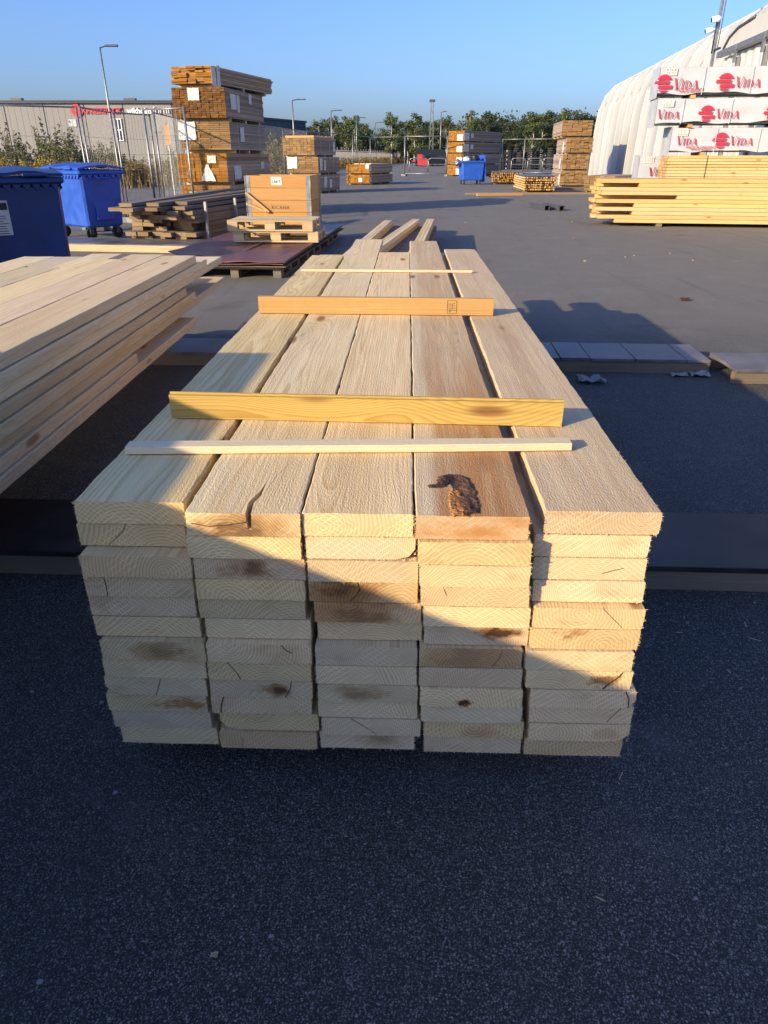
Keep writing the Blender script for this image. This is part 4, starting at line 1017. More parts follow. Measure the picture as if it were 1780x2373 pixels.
# pile of red-brown plywood on pallets
def pallet(label, loc, rz, mat='pallet', group='wooden pallets', W=1.2, Dp=.8):
    o = thing('pallet', label, 'pallet', loc, rz, group); rg = random.Random(int(loc[2]*1000)+int(abs(loc[0])*100))
    for y, bw in ((-Dp/2+.07, .14), (-.19, .10), (0, .14), (.19, .10), (Dp/2-.07, .14)):
        mb = MB(); mb.box((0, y, .133), (W+rg.uniform(-.01, .01), bw, .021), bev=.002); mb.build('deck_board', mat, o)
    for x in (-W/2+.0725, 0, W/2-.0725):
        mb = MB(); mb.box((x, 0, .111), (.145, Dp, .021), bev=.002); mb.build('stringer_board', mat, o)
    for y in (-Dp/2+.05, 0, Dp/2-.05):
        for x in (-W/2+.0725, 0, W/2-.0725):
            mb = MB(); mb.box((x, y, .061), (.145, .10, .077), bev=.003); mb.build('block', mat, o)
        mb = MB(); mb.box((0, y, .011), (W, .10, .021), bev=.002); mb.build('bottom_board', mat, o)
    return o
PR = R(-5)
pp0 = Vector((-1.42, 10.9, 0))
# pallets below the sheets
rotm = Matrix.Rotation(PR, 3, 'Z')
base = Vector((-1.62, 11.15, 0))
for k, (dx, dy) in enumerate(((0, -1.60), (0, .1), (0, 1.95))):
    pallet(('front', 'middle', 'back')[k]+' pallet carrying the red brown plywood sheets', base + rotm @ Vector((dx, dy, 0)), PR+PI/2, 'weathered', 'pallets under the plywood', W=1.15, Dp=1.15)
ps = thing('plywood_pile', 'pile of warped red brown plywood sheets lying on pallets', 'plywood pile', (base.x, base.y, .146), PR)
for k, (x0, x1, y0, y1, z, curl, m_) in enumerate(((-.62, .66, -2.3, 2.75, .008, .0, 'bearer'), (-.64, .64, -2.35, 2.7, .026, .02, 'red_ply'), (-.96, -.05, -1.75, 1.1, .046, .05, 'red_ply'), (-.42, .67, -2.38, 2.76, .068, .03, 'red_ply'))):
    vs = []; nX, nY = 8, 20
    for i in range(nX+1):
        for j in range(nY+1):
            x = x0+(x1-x0)*i/nX; y = y0+(y1-y0)*j/nY
            zz_ = z + curl*(abs(i/nX-.5)*2)**3*.5 + curl*max(0, 1-j/4)*.5*math.sin(i*1.1+k) + .004*mnoise.noise(Vector((x*2, y*1.5, k)))
            vs.append((x, y, max(zz_, z)))
    mb = MB(); mb.add(vs, [(i*(nY+1)+j, (i+1)*(nY+1)+j, (i+1)*(nY+1)+j+1, i*(nY+1)+j+1) for i in range(nX) for j in range(nY)])
    o = mb.build('sheet', m_, ps); md = o.modifiers.new('t', 'SOLIDIFY'); md.thickness = .012; md.offset = -1
zp = .146+.088
pc = at_z(655, 552, zp)
pallet('lower of two pale pallets stacked on the plywood pile', (-1.50, 11.05, zp), R(-3), group='pale pallets on the plywood')
pallet('upper of two pale pallets stacked on the plywood pile', (-1.57, 11.03, zp+.1455), R(-3), group='pale pallets on the plywood')

# ------------------------------------------------------------------ weathered board pile held by two steel stakes
wd_ = thing('board_pile', 'untidy pile of weathered grey brown boards held by steel stakes', 'board pile', (-3.02, 12.0, 0), R(-13))
# local +Y runs along the boards, away to the right; the staked side is local x = 0
rg = random.Random(12)
for xx in (.55, 1.8, 3.2):
    mb = MB(); mb.box((-.62, xx, .045), (1.3, .10, .088), bev=.004); mb.build('bearer', 'bearer', wd_)
for k in range(7):
    for i in range(6):
        st_ = rg.uniform(.05, .45) + (.25 if k in (2, 3) else 0) - (.15 if k > 4 else 0)
        w_ = .19; t_ = .062
        me = board_mesh(w_, t_, 4.0+rg.uniform(-.4, .3), 1300+k*7+i, rings=6, edge=.002, nx=2)
        link('board', me, 'weathered', wd_, loc=(-1.14+.205*i+rg.uniform(-.015, .015), st_, .09+(k+.5)*.066), rot=(rg.uniform(-.004, .004), 0, rg.uniform(-.010, .010)))
for k, (x, y0, z, a, rx) in enumerate(((-1.05, -.42, .588, .06, .004), (-.80, -.50, .588, .03, .006), (-.50, -.30, .588, -.03, .004), (-.22, .05, .588, .01, .004), (-.90, -.35, .648, .05, .014), (-.55, -.15, .648, -.02, .012), (-.30, .3, .648, .0, .006))):
    me = board_mesh(.21, .05, 4.3, 1400+k, rings=6, edge=.002, nx=2)
    link('board', me, 'weathered', wd_, loc=(x, y0, z), rot=(rx, 0, a))
for yy in (.45, 1.62):
    mb = MB(); mb.box((.045, yy, .34), (.045, .045, .66), bev=.004); stk = mb.build('stake', 'steel', wd_)
    mb = MB(); mb.box((.085, yy, .008), (.16, .12, .014), bev=.003); mb.build('foot_plate', 'steel', stk)
# long pale beam with a flat sheet on it in front of the pile
bm_ = thing('beam', 'long pale beam on the ground in front of the blue bins', 'beam', (-5.35, 11.75, 0), R(-8))
me = board_mesh(.11, .10, 3.0, 77, rings=16, edge=.002); o = link('timber', me, 'beam', bm_, loc=(0, 0, .055)); o.rotation_euler = (0, 0, -PI/2)
mb = MB(); mb.box((1.5, .40, .112), (3.0, .85, .014), bev=.002); o = mb.build('sheet', 'grey_ply', bm_)
mb = MB(); mb.box((1.5, .75, .052), (2.9, .09, .10), bev=.004); mb.build('rear_batten', 'bearer', bm_)
mb = MB(); mb.box((.2, -.058, .055), (.06, .006, .09)); mb.build('clamp', 'steel_dark', bm_)

# ------------------------------------------------------------------ bundles of battens beyond the main stack
bs_ = thing('batten_bundles', 'three bundles of battens lying crosswise on a grey strapped pack', 'timber pack', (.38, 10.5, 0), R(-5.6))
rg = random.Random(3)
for yy in (-2.6, 0, 2.7):
    mb = MB(); mb.box((-.20, yy, .03), (.92, .09, .058), bev=.004); mb.build('bearer', 'bearer', bs_)
for k in range(2):
    for i in range(7):
        me = simple_board(.125, .066, 6.2+rg.uniform(-.1, .05), .003)
        link('board', me, 'weathered', bs_, loc=(-.595+.1305*i, -3.0+rg.uniform(-.05, .05), .06+(k+.5)*.071))
for k, (a, b) in enumerate((((-.58, -3.0), (-.58, 3.15)), ((-.44, -3.0), (-.11, 3.10)), ((.14, -3.0), (.145, 3.15)))):
    A, B = Vector(a), Vector(b); L = (B-A).length; ang = math.atan2(B.y-A.y, B.x-A.x)
    for i in range(3):
        for j in range(2):
            me = simple_board(.042, .060, L*rg.uniform(.985, 1), .003)
            n_ = Vector((math.sin(ang), -math.cos(ang)))*(i-1)*.0445
            link('batten', me, 'sawn_far' if j else 'planed', bs_, loc=(A.x+n_.x, A.y+n_.y, .205+.031+j*.0625), rot=(0, 0, ang-PI/2))
for yy in (-1.6, .2, 1.9):
    mb = MB(); mb.box((-.20, yy, .2048), (.96, .016, .0012)); mb.box((.278, yy, .10), (.0015, .016, .20)); mb.build('strap', 'strap_clear', bs_)

# two hollow steel sections on the ground, far right of the yard
for k, (xp, yp) in enumerate(((1268, 488), (1302, 489))):
    p = at_z(xp, yp); o = thing('steel_section', ('left', 'right')[k]+' one of two dark square steel tubes lying in the yard', 'steel tube', (p.x, p.y, 0), R(8), 'square steel tubes')
    for sx in (-1, 1):
        mb = MB(); mb.box((sx*.065, .7, .065), (.012, 1.4, .128)); mb.build('web', 'steel_dark', o)
    for z in (.006, .124):
        mb = MB(); mb.box((0, .7, z), (.117, 1.4, .011)); mb.build('flange', 'steel_dark', o)
# low timbers lying near the batten pile
for k, (x0, x1, y, m_) in enumerate(((1105, 1210, 454, 'planed'), (1080, 1380, 452, 'weathered'), (1290, 1400, 440, 'weathered'))):
    a, b = at_z(x0, y), at_z(x1, y-1)
    o = thing('ground_timber', ('thin orange lath lying in the yard before the batten pile', 'long dark timber lying in the yard behind the steel tubes', 'short dark timber lying before the stack beside the tent')[k], 'timber', (a.x, a.y+.1*k, 0), math.atan2(b.y-a.y, b.x-a.x))
    L = (b-a).length
    mb = MB(); mb.box((L/2, 0, .04), (L, .12, .078), bev=.004); mb.build('timber', m_, o)

# ------------------------------------------------------------------ fences
def fence_panel(label, A, B, h=2.0, group='wire mesh site fence panels', dz=.12, post=.021, lean=0.0, wires=True, cat='fence'):
    A, B = Vector((A[0], A[1])), Vector((B[0], B[1])); d = B-A; L = d.length
    o = thing('fence_panel', label, cat, (A.x, A.y, 0), math.atan2(d.y, d.x), group)
    for x in (0, L):
        mb = MB(); mb.tube([(x, 0, dz), (x, 0, h)], post, 8); mb.build('post', 'steel', o, smooth=True)
    for z in (dz+.06, h-.02):
        mb = MB(); mb.tube([(0, 0, z), (L, 0, z)], post*.75, 6); mb.build('rail', 'steel', o, smooth=True)
    if wires:
        mb = MB(); n_ = int(L/.10)
        for i in range(1, n_):
            x = L*i/n_; mb.tube([(x, 0, dz+.06), (x, 0, h-.02)], .0026, 3, False)
        for z in (.45, .75, 1.05, 1.35, 1.65): mb.tube([(0, .004, z), (L, .004, z)], .0026, 3, False)
        mb.build('wire_mesh', 'steel', o)
    for x in (0, L):
        mb = MB(); mb.box((x, 0, .065), (.24, .62, .128), bev=.02); mb.build('foot_block', 'facade', o)
    return o
ftop = lambda x, y, z=2.12: at_z(x, y, z)
fp = [((-90, 243), (176, 250)), ((185, 250), (256, 262)), ((264, 262), (346, 268)), ((356, 262), (424, 279))]
fl = ['leftmost wire fence panel behind the dark blue bin', 'wire fence panel behind the bright blue bin', 'wire fence panel just right of the bright blue bin', 'wire fence panel running behind the tall tower']
for lb_, (a, b) in zip(fl, fp): fence_panel(lb_, ftop(*a), ftop(*b), h=2.15)
a, b = at_y(331, 250, 14.9), at_y(424, 250, 14.3)
fence_panel('wire fence panel standing in front of the tall tower', (a.x, 14.9), (b.x, 14.35), h=2.10)
fp2 = [(600, 290), (655, 297), (711, 305), (773, 309), (817, 313), (858, 318), (938, 317)]
ff = [at_z(x, y, 2.60) for x, y in fp2]
for i in range(len(ff)-1):
    fence_panel(['wire fence panel beside the three high stack', 'wire fence panel behind the three high stack', 'wire fence panel with posts right of the three high stack', 'wire fence panel behind the low two pack pile', 'far wire fence panel left of the yard gate', 'last wire fence panel reaching the yard gate post'][i], ff[i], ff[i+1], h=2.62, group='wire fence panels across the yard', post=.03, wires=i < 3)
gp = [at_y(938, 362, 58.0), at_y(1036, 362, 57.5)]
fence_panel('yard gate fence panel left of the brown stack', gp[0], gp[1], h=2.62, group='tall yard gate fence', post=.05, wires=False)
gq = [at_y(1163, 362, 62.0), at_y(1214, 362, 61.0), at_y(1290, 362, 60.0)]
fence_panel('yard gate fence panel right of the brown stack', gq[0], gq[1], h=2.5, group='tall yard gate fence', post=.05, wires=False)
fence_panel('yard gate fence panel beside the tent stack', gq[1], gq[2], h=2.5, group='tall yard gate fence', post=.05, wires=False)
# bent-tube barriers
def barrier(label, A, B, h):
    A, B = Vector((A[0], A[1])), Vector((B[0], B[1])); d = B-A; L = d.length
    o = thing('tube_barrier', label, 'barrier', (A.x, A.y, 0), math.atan2(d.y, d.x), 'bent tube barriers')
    mb = MB(); r = .25
    mb.tube([(0, 0, 0), (0, 0, h-r), (.07, 0, h-.07), (r, 0, h), (L-r, 0, h), (L-.07, 0, h-.07), (L, 0, h-r), (L, 0, 0)], .05, 6); mb.build('hoop', 'steel', o, smooth=True)
    mb = MB(); mb.tube([(0, 0, h*.55), (L, 0, h*.55)], .035, 6); mb.build('crossbar', 'steel', o)
zb_ = 75.0
for i, (xa, xb) in enumerate(((949, 991), (993, 1034), (1186, 1219), (1224, 1256), (1259, 1290))):
    a, b = at_y(xa, 362, zb_), at_y(xb, 362, zb_)
    barrier(['left tube barrier by the yard gate', 'tube barrier between the gate posts', 'tube barrier right of the brown stack', 'tube barrier before the black tyre stacks', 'tube barrier next to the tent stack'][i], a, b, 1.15)
# palisade fence receding along the road
pal = thing('palisade_fence', 'long pale metal palisade fence receding behind the low pile', 'fence', (0, 0, 0))
pa, pb = at_z(700, 397), at_z(985, 371.5)
n_ = 70; me = None
mb = MB(); mb.box((0, 0, 1.15), (.10, .06, 2.3), bev=.01); pm = mb.mesh('fence_post'); pm.materials.append(M['steel'])
for i in range(n_+1):
    f = i/n_; f = f/(f+(1-f)*1.9)                       # equal steps along the ground appear closer together far away
    q = pa.lerp(pb, i/n_)
    link('fence_post', pm, None, pal, loc=(q.x, q.y, 0))
d_ = pb-pa
for z in (.4, 1.9):
    mb = MB(); mb.tube([(pa.x, pa.y, z), (pb.x, pb.y, z)], .05, 5); mb.build('rail', 'steel', pal)
mb = MB()
for i in range(n_*6):
    q = pa.lerp(pb, (i+.5)/(n_*6)); mb.box((q.x, q.y, 1.05), (.14, .03, 1.9))
struct(mb.build('pales', 'facade', pal), 'stuff')

# ------------------------------------------------------------------ buildings
BY = 95.0
bl = at_y(-260, 232, BY); br = at_y(404, 238, BY); bh = br.z
wh = thing('warehouse', 'long low grey warehouse with red and white signs at the left', 'building', (0, BY, 0))
pxm = (br.x - at_y(304, 238, BY).x)/100.0
seams = [x for x in (-270, -180, -84, 20, 110, 203, 292, 404)]
sx_ = [at_y(x, 300, BY).x for x in seams]
for a, b in zip(sx_, sx_[1:]):
    mb = MB(); mb.box(((a+b)/2, 3, bh/2), (b-a-.14, 6, bh)); mb.build('wall_panel', 'facade', wh)
for a in sx_:
    mb = MB(); mb.box((a, .15, bh/2), (.16, .22, bh)); mb.build('seam', 'trim_dark', wh)
mb = MB(); mb.box(((sx_[0]+sx_[-1])/2, 8, bh+.08), (sx_[-1]-sx_[0]+.5, 16.6, .30)); mb.build('roof_edge', 'trim_dark', wh)
mb = MB(); mb.box((sx_[-1]+.45, 8, bh/2+.2), (.7, 16, bh+.5)); mb.build('corner_wall', 'facade_dark', wh)
for x in (22, 290):
    mb = MB(); mb.box((at_y(x, 232, BY).x, 2, bh+.4), (1.3, .8, .35)); mb.build('roof_vent', 'steel_dark', wh)
wl_, wr_ = at_y(265, 276, BY), at_y(287, 326, BY)
mb = MB(); mb.box(((wl_.x+wr_.x)/2, -.03, (wl_.z+wr_.z)/2), (wr_.x-wl_.x, .10, wl_.z-wr_.z)); win = mb.build('window', 'glass', wh)
mb = MB(); cx_ = (wl_.x+wr_.x)/2; cz_ = (wl_.z+wr_.z)/2; ww, hh = wr_.x-wl_.x, wl_.z-wr_.z
for x in (-ww/2, 0, ww/2): mb.box((cx_+x, -.10, cz_), (.10, .06, hh+.1))
for z in (-hh/2, 0, hh/2): mb.box((cx_, -.11, cz_+z), (ww+.1, .06, .10))
mb.build('frame', 'sign_white', win)
mb = MB(); q = at_y(169, 285, BY); mb.box((q.x, -.06, q.z), (.9, .06, .75)); mb.build('wall_sign', 'strap_clear', wh)
a, b = at_y(189, 264, BY), at_y(285, 264, BY)
me = fit_x(text_mesh('XPRESSPACK', 1, .05, offset=.03), b.x-a.x); q = link('lettering', me, 'sign_red', wh, loc=(a.x, -.12, a.z)); q.rotation_euler = (PI/2, 0, 0)
q0 = at_y(179, 256, BY)
polys_mesh([[(math.cos(t)*.66, math.sin(t)*.70) for t in [PI*2*k/20 for k in range(4, 20)]]], 0, -.1).build('emblem', 'sign_red', wh, loc=(q0.x, -.05, q0.z))
a, b = at_y(295, 264, BY), at_y(352, 264, BY)
me = fit_x(text_mesh('wikholm', 1, .05, offset=.035), b.x-a.x); q = link('lettering', me, 'sign_white', wh, loc=(a.x, -.12, a.z)); q.rotation_euler = (PI/2, 0, 0)
a2, b2_ = at_y(356, 263, BY), at_y(393, 263, BY)
me = fit_x(text_mesh('form', 1, .05, offset=-.01), b2_.x-a2.x); q = link('lettering', me, 'sign_white', wh, loc=(a2.x, -.12, a2.z)); q.rotation_euler = (PI/2, 0, 0)
# dark building further off
dk = thing('dark_warehouse', 'dark flat roofed warehouse behind the tall tower', 'building', (0, 0, 0))
A_, B_ = at_y(420, 240, 118), at_y(706, 284, 165)
p0 = Vector((A_.x-8, 112, 0)); p1 = Vector((B_.x, 165, 0)); hgt = at_y(706, 284, 165).z
dv = (p1-p0); nseg = 9
for i in range(nseg):
    a, b = p0+dv*(i/nseg), p0+dv*((i+1)/nseg); c_ = (a+b)/2; L = (b-a).length
    mb = MB(); mb.box((c_.x, c_.y, hgt/2), (L-.12, .5, hgt), rz=math.atan2(dv.y, dv.x)); mb.build('wall_panel', 'facade_dark', dk)
mb = MB(); ang = math.atan2(dv.y, dv.x); c_ = (p0+p1)/2; nrm = Vector((-math.sin(ang), math.cos(ang), 0))
c2 = c_ + nrm*10; mb.box((c2.x, c2.y, hgt/2-.1), (dv.length-.3, 19, hgt-.2), rz=ang); mb.build('core', 'facade_dark', dk)
mb = MB(); mb.box((c_.x, c_.y, hgt+.1), (dv.length+.3, .9, .35), rz=ang); mb.build('roof_edge', 'trim_dark', dk)
q = p0+dv*.86; mb = MB(); mb.box((q.x+.5, q.y-.6, hgt*.76), (3.2, .12, 1.0), rz=ang); mb.build('sign_panel', 'steel_dark', dk)
q = p0+dv*.62; mb = MB(); mb.box((q.x, q.y, hgt+.7), (1.2, 1.2, 1.0), rz=ang); mb.build('roof_unit', 'steel', dk)

# ------------------------------------------------------------------ lamp posts
def lamp(label, px_, py_, Y, arm=1.0, r=.07, z_extra=0, group='street lamps'):
    p = at_y(px_, py_, Y); o = thing('street_lamp', label, 'street lamp', (p.x, Y, 0), 0, group)
    mb = MB(); mb.tube([(0, 0, 0), (0, 0, p.z*.5), (0, 0, p.z-.05)], [r*1.3, r, r*.7], 8); mb.build('pole', 'steel', o, smooth=True)
    mb = MB(); mb.tube([(0, 0, p.z-.1), (arm*.3, 0, p.z), (arm*.5, 0, p.z+.01)], r*.6, 6); mb.box((arm*.75, 0, p.z+.03), (arm*.75, .28, .12), bev=.03); mb.build('lamp_head', 'steel_dark', o)
    return o
lamp('tall street lamp rising above the grey warehouse', 231, 107, 57, 1.1, .075)
for i, (x, y, Y) in enumerate(((677, 231, 108), (767, 256, 132), (826, 273, 156), (870, 284, 181))):
    lamp(['street lamp right beside the dark warehouse', 'street lamp second from the dark warehouse', 'street lamp third from the dark warehouse', 'street lamp fourth and farthest from the dark warehouse'][i], x, y, Y, 1.6, .11)
lamp('slim lamp post among the trees left of the brown stack', 1023, 259, 140, .8, .10)
mo = at_y(1002, 236, 128)
mt = thing('floodlight_mast', 'tall lattice floodlight mast in front of the trees', 'mast', (mo.x, 128, 0))
mb = MB(); 
for sx, sy in ((-1, -1), (1, -1), (1, 1), (-1, 1)): mb.tube([(sx*.35, sy*.35, 0), (sx*.16, sy*.16, mo.z)], .05, 5)
mb.build('leg_frame', 'steel', mt)
mb = MB(); zz_ = 0; s_ = 1
while zz_ < mo.z-.8:
    r_ = .35-.19*zz_/mo.z; mb.tube([(-r_*s_, -r_, zz_), (r_*s_, -r_, zz_+.8)], .025, 4); mb.tube([(-r_*s_, r_, zz_), (r_*s_, r_, zz_+.8)], .025, 4); zz_ += .8; s_ = -s_
mb.build('bracing', 'steel', mt)
mb = MB(); mb.box((0, 0, mo.z+.15), (.9, .4, .35), bev=.04); mb.build('lamp_head', 'steel_dark', mt)
# temporary board sign on the left
p = at_y(390, 318, 24); sg = thing('sign_board', 'blank yellow wooden sign on a post behind the wire fence', 'sign', (p.x, 24, 0))
mb = MB(); mb.tube([(0, 0, 0), (0, 0, p.z)], .03, 8); mb.build('post', 'steel', sg)
mb = MB(); mb.box((0, -.05, p.z+.05), (.17, .02, .52)); mb.build('panel', 'planed', sg)

# ------------------------------------------------------------------ vegetation
def leaf_cloud(mb, c, rad, n, size, rg, flat=.8):
    for _ in range(n):
        while True:
            v = Vector((rg.uniform(-1, 1), rg.uniform(-1, 1), rg.uniform(-1, 1)))
            if v.length <= 1: break
        p = c + Vector((v.x*rad, v.y*rad, v.z*rad*flat))
        a = Vector((rg.gauss(0, 1), rg.gauss(0, 1), rg.gauss(0, 1))).normalized(); b = a.orthogonal().normalized(); b.rotate(Matrix.Rotation(rg.uniform(0, 6.28), 3, a))
        s_ = size*rg.uniform(.6, 1.3); d = a.cross(b)
        o = len(mb.v); mb.v += [tuple(p+b*s_), tuple(p+d*s_*.6), tuple(p-b*s_), tuple(p-d*s_*.6)]; mb.f.append((o, o+1, o+2, o+3))
def fast_mesh(mb, name, mat):
    me = bpy.data.meshes.new(name); me.from_pydata(mb.v, [], mb.f); me.update(); me.materials.append(M[mat]); return me
def make_tree(kind, seed, H):
    rg = random.Random(seed); tr = MB(); cr_ = MB()
    bend = [(rg.uniform(-.02, .02)*H*k/5, rg.uniform(-.02, .02)*H*k/5, H*.93*k/5) for k in range(6)]
    r0 = H*.016
    tr.tube(bend, [r0*(1-.16*k) for k in range(6)], 6)
    nl = 24 if kind == 'birch' else 30
    for i in range(nl):
        f = rg.uniform(.24, .98) if kind == 'birch' else rg.uniform(.18, .97)
        k = min(4, int(f*5)); base_ = Vector(bend[k]).lerp(Vector(bend[k+1]), f*5-k)
        spread = (math.sin(PI*min(1, (f-.12)/.88*.95))**.8)*(H*.22 if kind == 'birch' else H*.30)*rg.uniform(.5, 1.15)
        an = rg.uniform(0, 6.28); tip = base_+Vector((math.cos(an)*spread, math.sin(an)*spread, H*rg.uniform(.02, .10)))
        tr.tube([base_, base_.lerp(tip, .5)+Vector((0, 0, H*.01)), tip], [r0*.35, r0*.22, r0*.08], 4, False)
        for q in range(3):
            c_ = base_.lerp(tip, rg.uniform(.45, 1.1))
            leaf_cloud(cr_, c_, H*rg.uniform(.05, .095), 34, H*.0175, rg, .9)
        if kind == 'birch':
            for q in range(2):
                leaf_cloud(cr_, tip-Vector((0, 0, H*.03*(q+1))), H*.03, 10, H*.014, rg, 1.4)
    return fast_mesh(tr, 'trunk', 'birch_bark' if kind == 'birch' else 'bark_brown'), fast_mesh(cr_, 'crown', 'leaf_birch' if kind == 'birch' else 'leaf_dark')
TV = {k: [make_tree(k, s_+ (0 if k == 'birch' else 50), 10.0) for s_ in (1, 2, 3, 4)] for k in ('birch', 'dark')}
def tree(px_, ytop, Y, kind, var, label, group):
    p = at_y(px_, ytop, Y); H = p.z; k_ = H/10.0
    nm = 'birch_tree' if kind == 'birch' else 'leafy_tree'
    o = thing(nm, label, 'tree', (p.x, Y, 0), random.uniform(0, 6.28), group)
    t_, c_ = TV[kind][var]
    for nme, me in (('trunk', t_), ('crown', c_)):
        q = link(nme, me, None, o); q.scale = (k_*random.uniform(1.0, 1.25), k_*random.uniform(1.0, 1.25), k_)
    return o
g1, g2 = 'trees in the far left clump', 'trees in the far right clump'
tl = [(722, 292, 175, 'dark', 0), (738, 277, 168, 'birch', 1), (757, 276, 172, 'dark', 1), (772, 272, 165, 'birch', 0), (790, 284, 180, 'dark', 2), (801, 274, 160, 'birch', 2), (822, 270, 158, 'birch', 3), (838, 286, 178, 'dark', 3), (848, 284, 165, 'birch', 1), (872, 309, 210, 'dark', 1), (888, 311, 205, 'dark', 0)]
ord_ = ['leftmost', 'second', 'third', 'fourth', 'fifth', 'sixth', 'seventh', 'eighth', 'ninth', 'tenth', 'rightmost']
for i, (x, y, Y, k, v) in enumerate(tl): tree(x, y, Y, k, v, f'{"birch" if k == "birch" else "dark leafy tree"}, {ord_[i]} from the left in the far left clump of trees', g1)
tr_ = [(908, 264, 150, 'birch', 0), (930, 281, 165, 'dark', 2), (946, 274, 152, 'birch', 1), (962, 267, 150, 'birch', 2), (982, 279, 165, 'dark', 0), (1000, 282, 172, 'dark', 1), (1018, 279, 160, 'birch', 3), (1036, 271, 155, 'birch', 0), (1055, 285, 175, 'dark', 3)]
o9 = ['first', 'second', 'third', 'fourth', 'fifth', 'sixth', 'seventh', 'eighth', 'ninth']
for i, (x, y, Y, k, v) in enumerate(tr_): tree(x, y, Y, k, v, f'{"birch" if k == "birch" else "dark leafy tree"}, {o9[i]} from the left between the yard gate and brown stack', g2)
tz = [(1090, 262, 140, 'birch', 2), (1112, 275, 150, 'dark', 1), (1132, 259, 138, 'dark', 2), (1155, 272, 145, 'dark', 0), (1180, 283, 160, 'dark', 3), (1200, 284, 158, 'dark', 1), (1222, 274, 150, 'dark', 2), (1240, 262, 135, 'birch', 3), (1262, 257, 138, 'birch', 1), (1285, 253, 145, 'dark', 0), (1306, 255, 140, 'birch', 0), (1330, 254, 150, 'dark', 1), (1352, 262, 148, 'dark', 2), (1375, 268, 150, 'dark', 3)]
o14 = o9 + ['tenth', 'eleventh', 'twelfth', 'thirteenth', 'fourteenth']
for i, (x, y, Y, k, v) in enumerate(tz): tree(x, y, Y, k, v, f'{"birch" if k == "birch" else "dark leafy tree"}, {o14[i]} from the left behind the brown stack and tent', 'trees behind the brown stack')
# wood closing the view behind the single trees
rg = random.Random(21); mb = MB()
for i in range(230):
    f = i/229; x = rg.uniform(-40, 75); Y = rg.uniform(185, 215)
    h = 5.5+2.5*rg.random() + (3.0 if x > 22 else 0)
    if -2 < x < 0.5: h *= .6
    leaf_cloud(mb, Vector((x, Y, h*.55)), h*.5, 120, .42, rg, 1.0)
o = link('far_wood', fast_mesh(mb, 'far_wood', 'leaf_dark'), None); struct(tag(o, 'dark wood closing the view behind the separate trees', 'wood'), 'stuff')
# shrubs and weeds between the wire fence and the warehouse
def make_shrub(seed, H, wide, mat, leaf, dens):
    rg = random.Random(seed); st_ = MB(); lv = MB()
    for i in range(22):
        an = rg.uniform(0, 6.28); sp_ = wide*rg.uniform(.1, 1)*.5; hh = H*rg.uniform(.45, 1.0)*(1-.35*sp_/wide)
        base_ = Vector((math.cos(an)*sp_*.3, math.sin(an)*sp_*.3, 0)); tip = Vector((math.cos(an)*sp_, math.sin(an)*sp_, hh))
        st_.tube([base_, base_.lerp(tip, .5)+Vector((0, 0, hh*.08)), tip], [.02, .012, .004], 4, False)
        for q in range(9):
            f = q/8; leaf_cloud(lv, base_.lerp(tip, .2+.8*f), (.26-.20*f)*wide*.5, int(dens*(1.15-f)), leaf, rg, .9)
    return fast_mesh(st_, 'stems', 'bark_brown'), fast_mesh(lv, 'foliage', mat)
SH = {'bush': make_shrub(1, 2.6, 2.2, 'leaf_bush', .055, 42), 'low': make_shrub(2, 1.5, 2.4, 'leaf_dry', .045, 42), 'gold': make_shrub(3, 1.5, 1.6, 'leaf_yellow', .04, 36), 'green': make_shrub(4, 2.1, 2.6, 'leaf_bush', .05, 46)}
def shrub(kind, x, Y, sc, label, group):
    o = thing({'bush': 'birch_sapling', 'low': 'weed_clump', 'gold': 'goldenrod', 'green': 'shrub'}[kind], label, {'bush': 'sapling', 'low': 'weeds', 'gold': 'weeds', 'green': 'shrub'}[kind], (x, Y, 0), random.uniform(0, 6.28), group)
    for nme, me in zip(('stems', 'foliage'), SH[kind]):
        q = link(nme, me, None, o); q.scale = (sc[0], sc[0], sc[1])
    return o
gv = 'shrubs and weeds behind the wire fence'
row = [('green', -30, 42, (1.3, 1.0)), ('gold', 20, 37, (1.1, 1.0)), ('green', 60, 41, (1.4, 1.05)), ('bush', 25, 45, (1.0, 1.25)), ('low', 5, 37, (1.2, .9)), ('gold', 80, 36.5, (1.2, 1.05)), ('bush', 128, 40, (1.15, 1.28)), ('bush', 155, 39, (1.1, 1.12)), ('green', 105, 41, (1.2, .95)), ('low', 115, 36, (1.3, 1.0)), ('green', 178, 40, (1.0, 1.0)), ('low', 160, 36.5, (1.2, .8)), ('green', 225, 44, (1.2, 1.05)), ('gold', 205, 37, (1.1, .75)), ('low', 235, 37, (1.3, .9)), ('gold', 265, 38, (1.2, .8)), ('bush', 255, 46, (.8, .95)), ('low', 295, 38.5, (1.4, .8)), ('green', 300, 46, (1.1, .75)), ('low', 330, 39, (1.3, .7)), ('gold', 345, 40, (1.1, .7)), ('low', 370, 40, (1.4, .75)), ('green', 405, 44, (1.1, .9)), ('green', 620, 60, (1.5, 1.5)), ('green', 648, 64, (1.5, 1.4)), ('low', 632, 54, (1.5, 1.2)), ('green', 665, 72, (1.4, 1.1)), ('low', 700, 80, (1.5, 1.0))]
SHRUB_NOTE = {0: ' at the edge,', 1: ' nearer the edge,', 5: ' nearer the bin,', 2: ' farther right,', 8: ' on the left,', 10: ' on the right,', 6: ' tallest of all,', 7: ' slightly lower,', 9: ' nearer left,', 11: ' nearer right,', 12: ' left of the lamp,', 18: ' right of the lamp,', 23: ' nearest the tower,', 24: ' in the middle,', 25: ' low in front,', 26: ' far back,', 27: ' farther off,', 14: ' on the left,', 17: ' on the right,', 13: ' on the left,', 15: ' on the right,', 19: ' on the left,', 21: ' on the right,'}
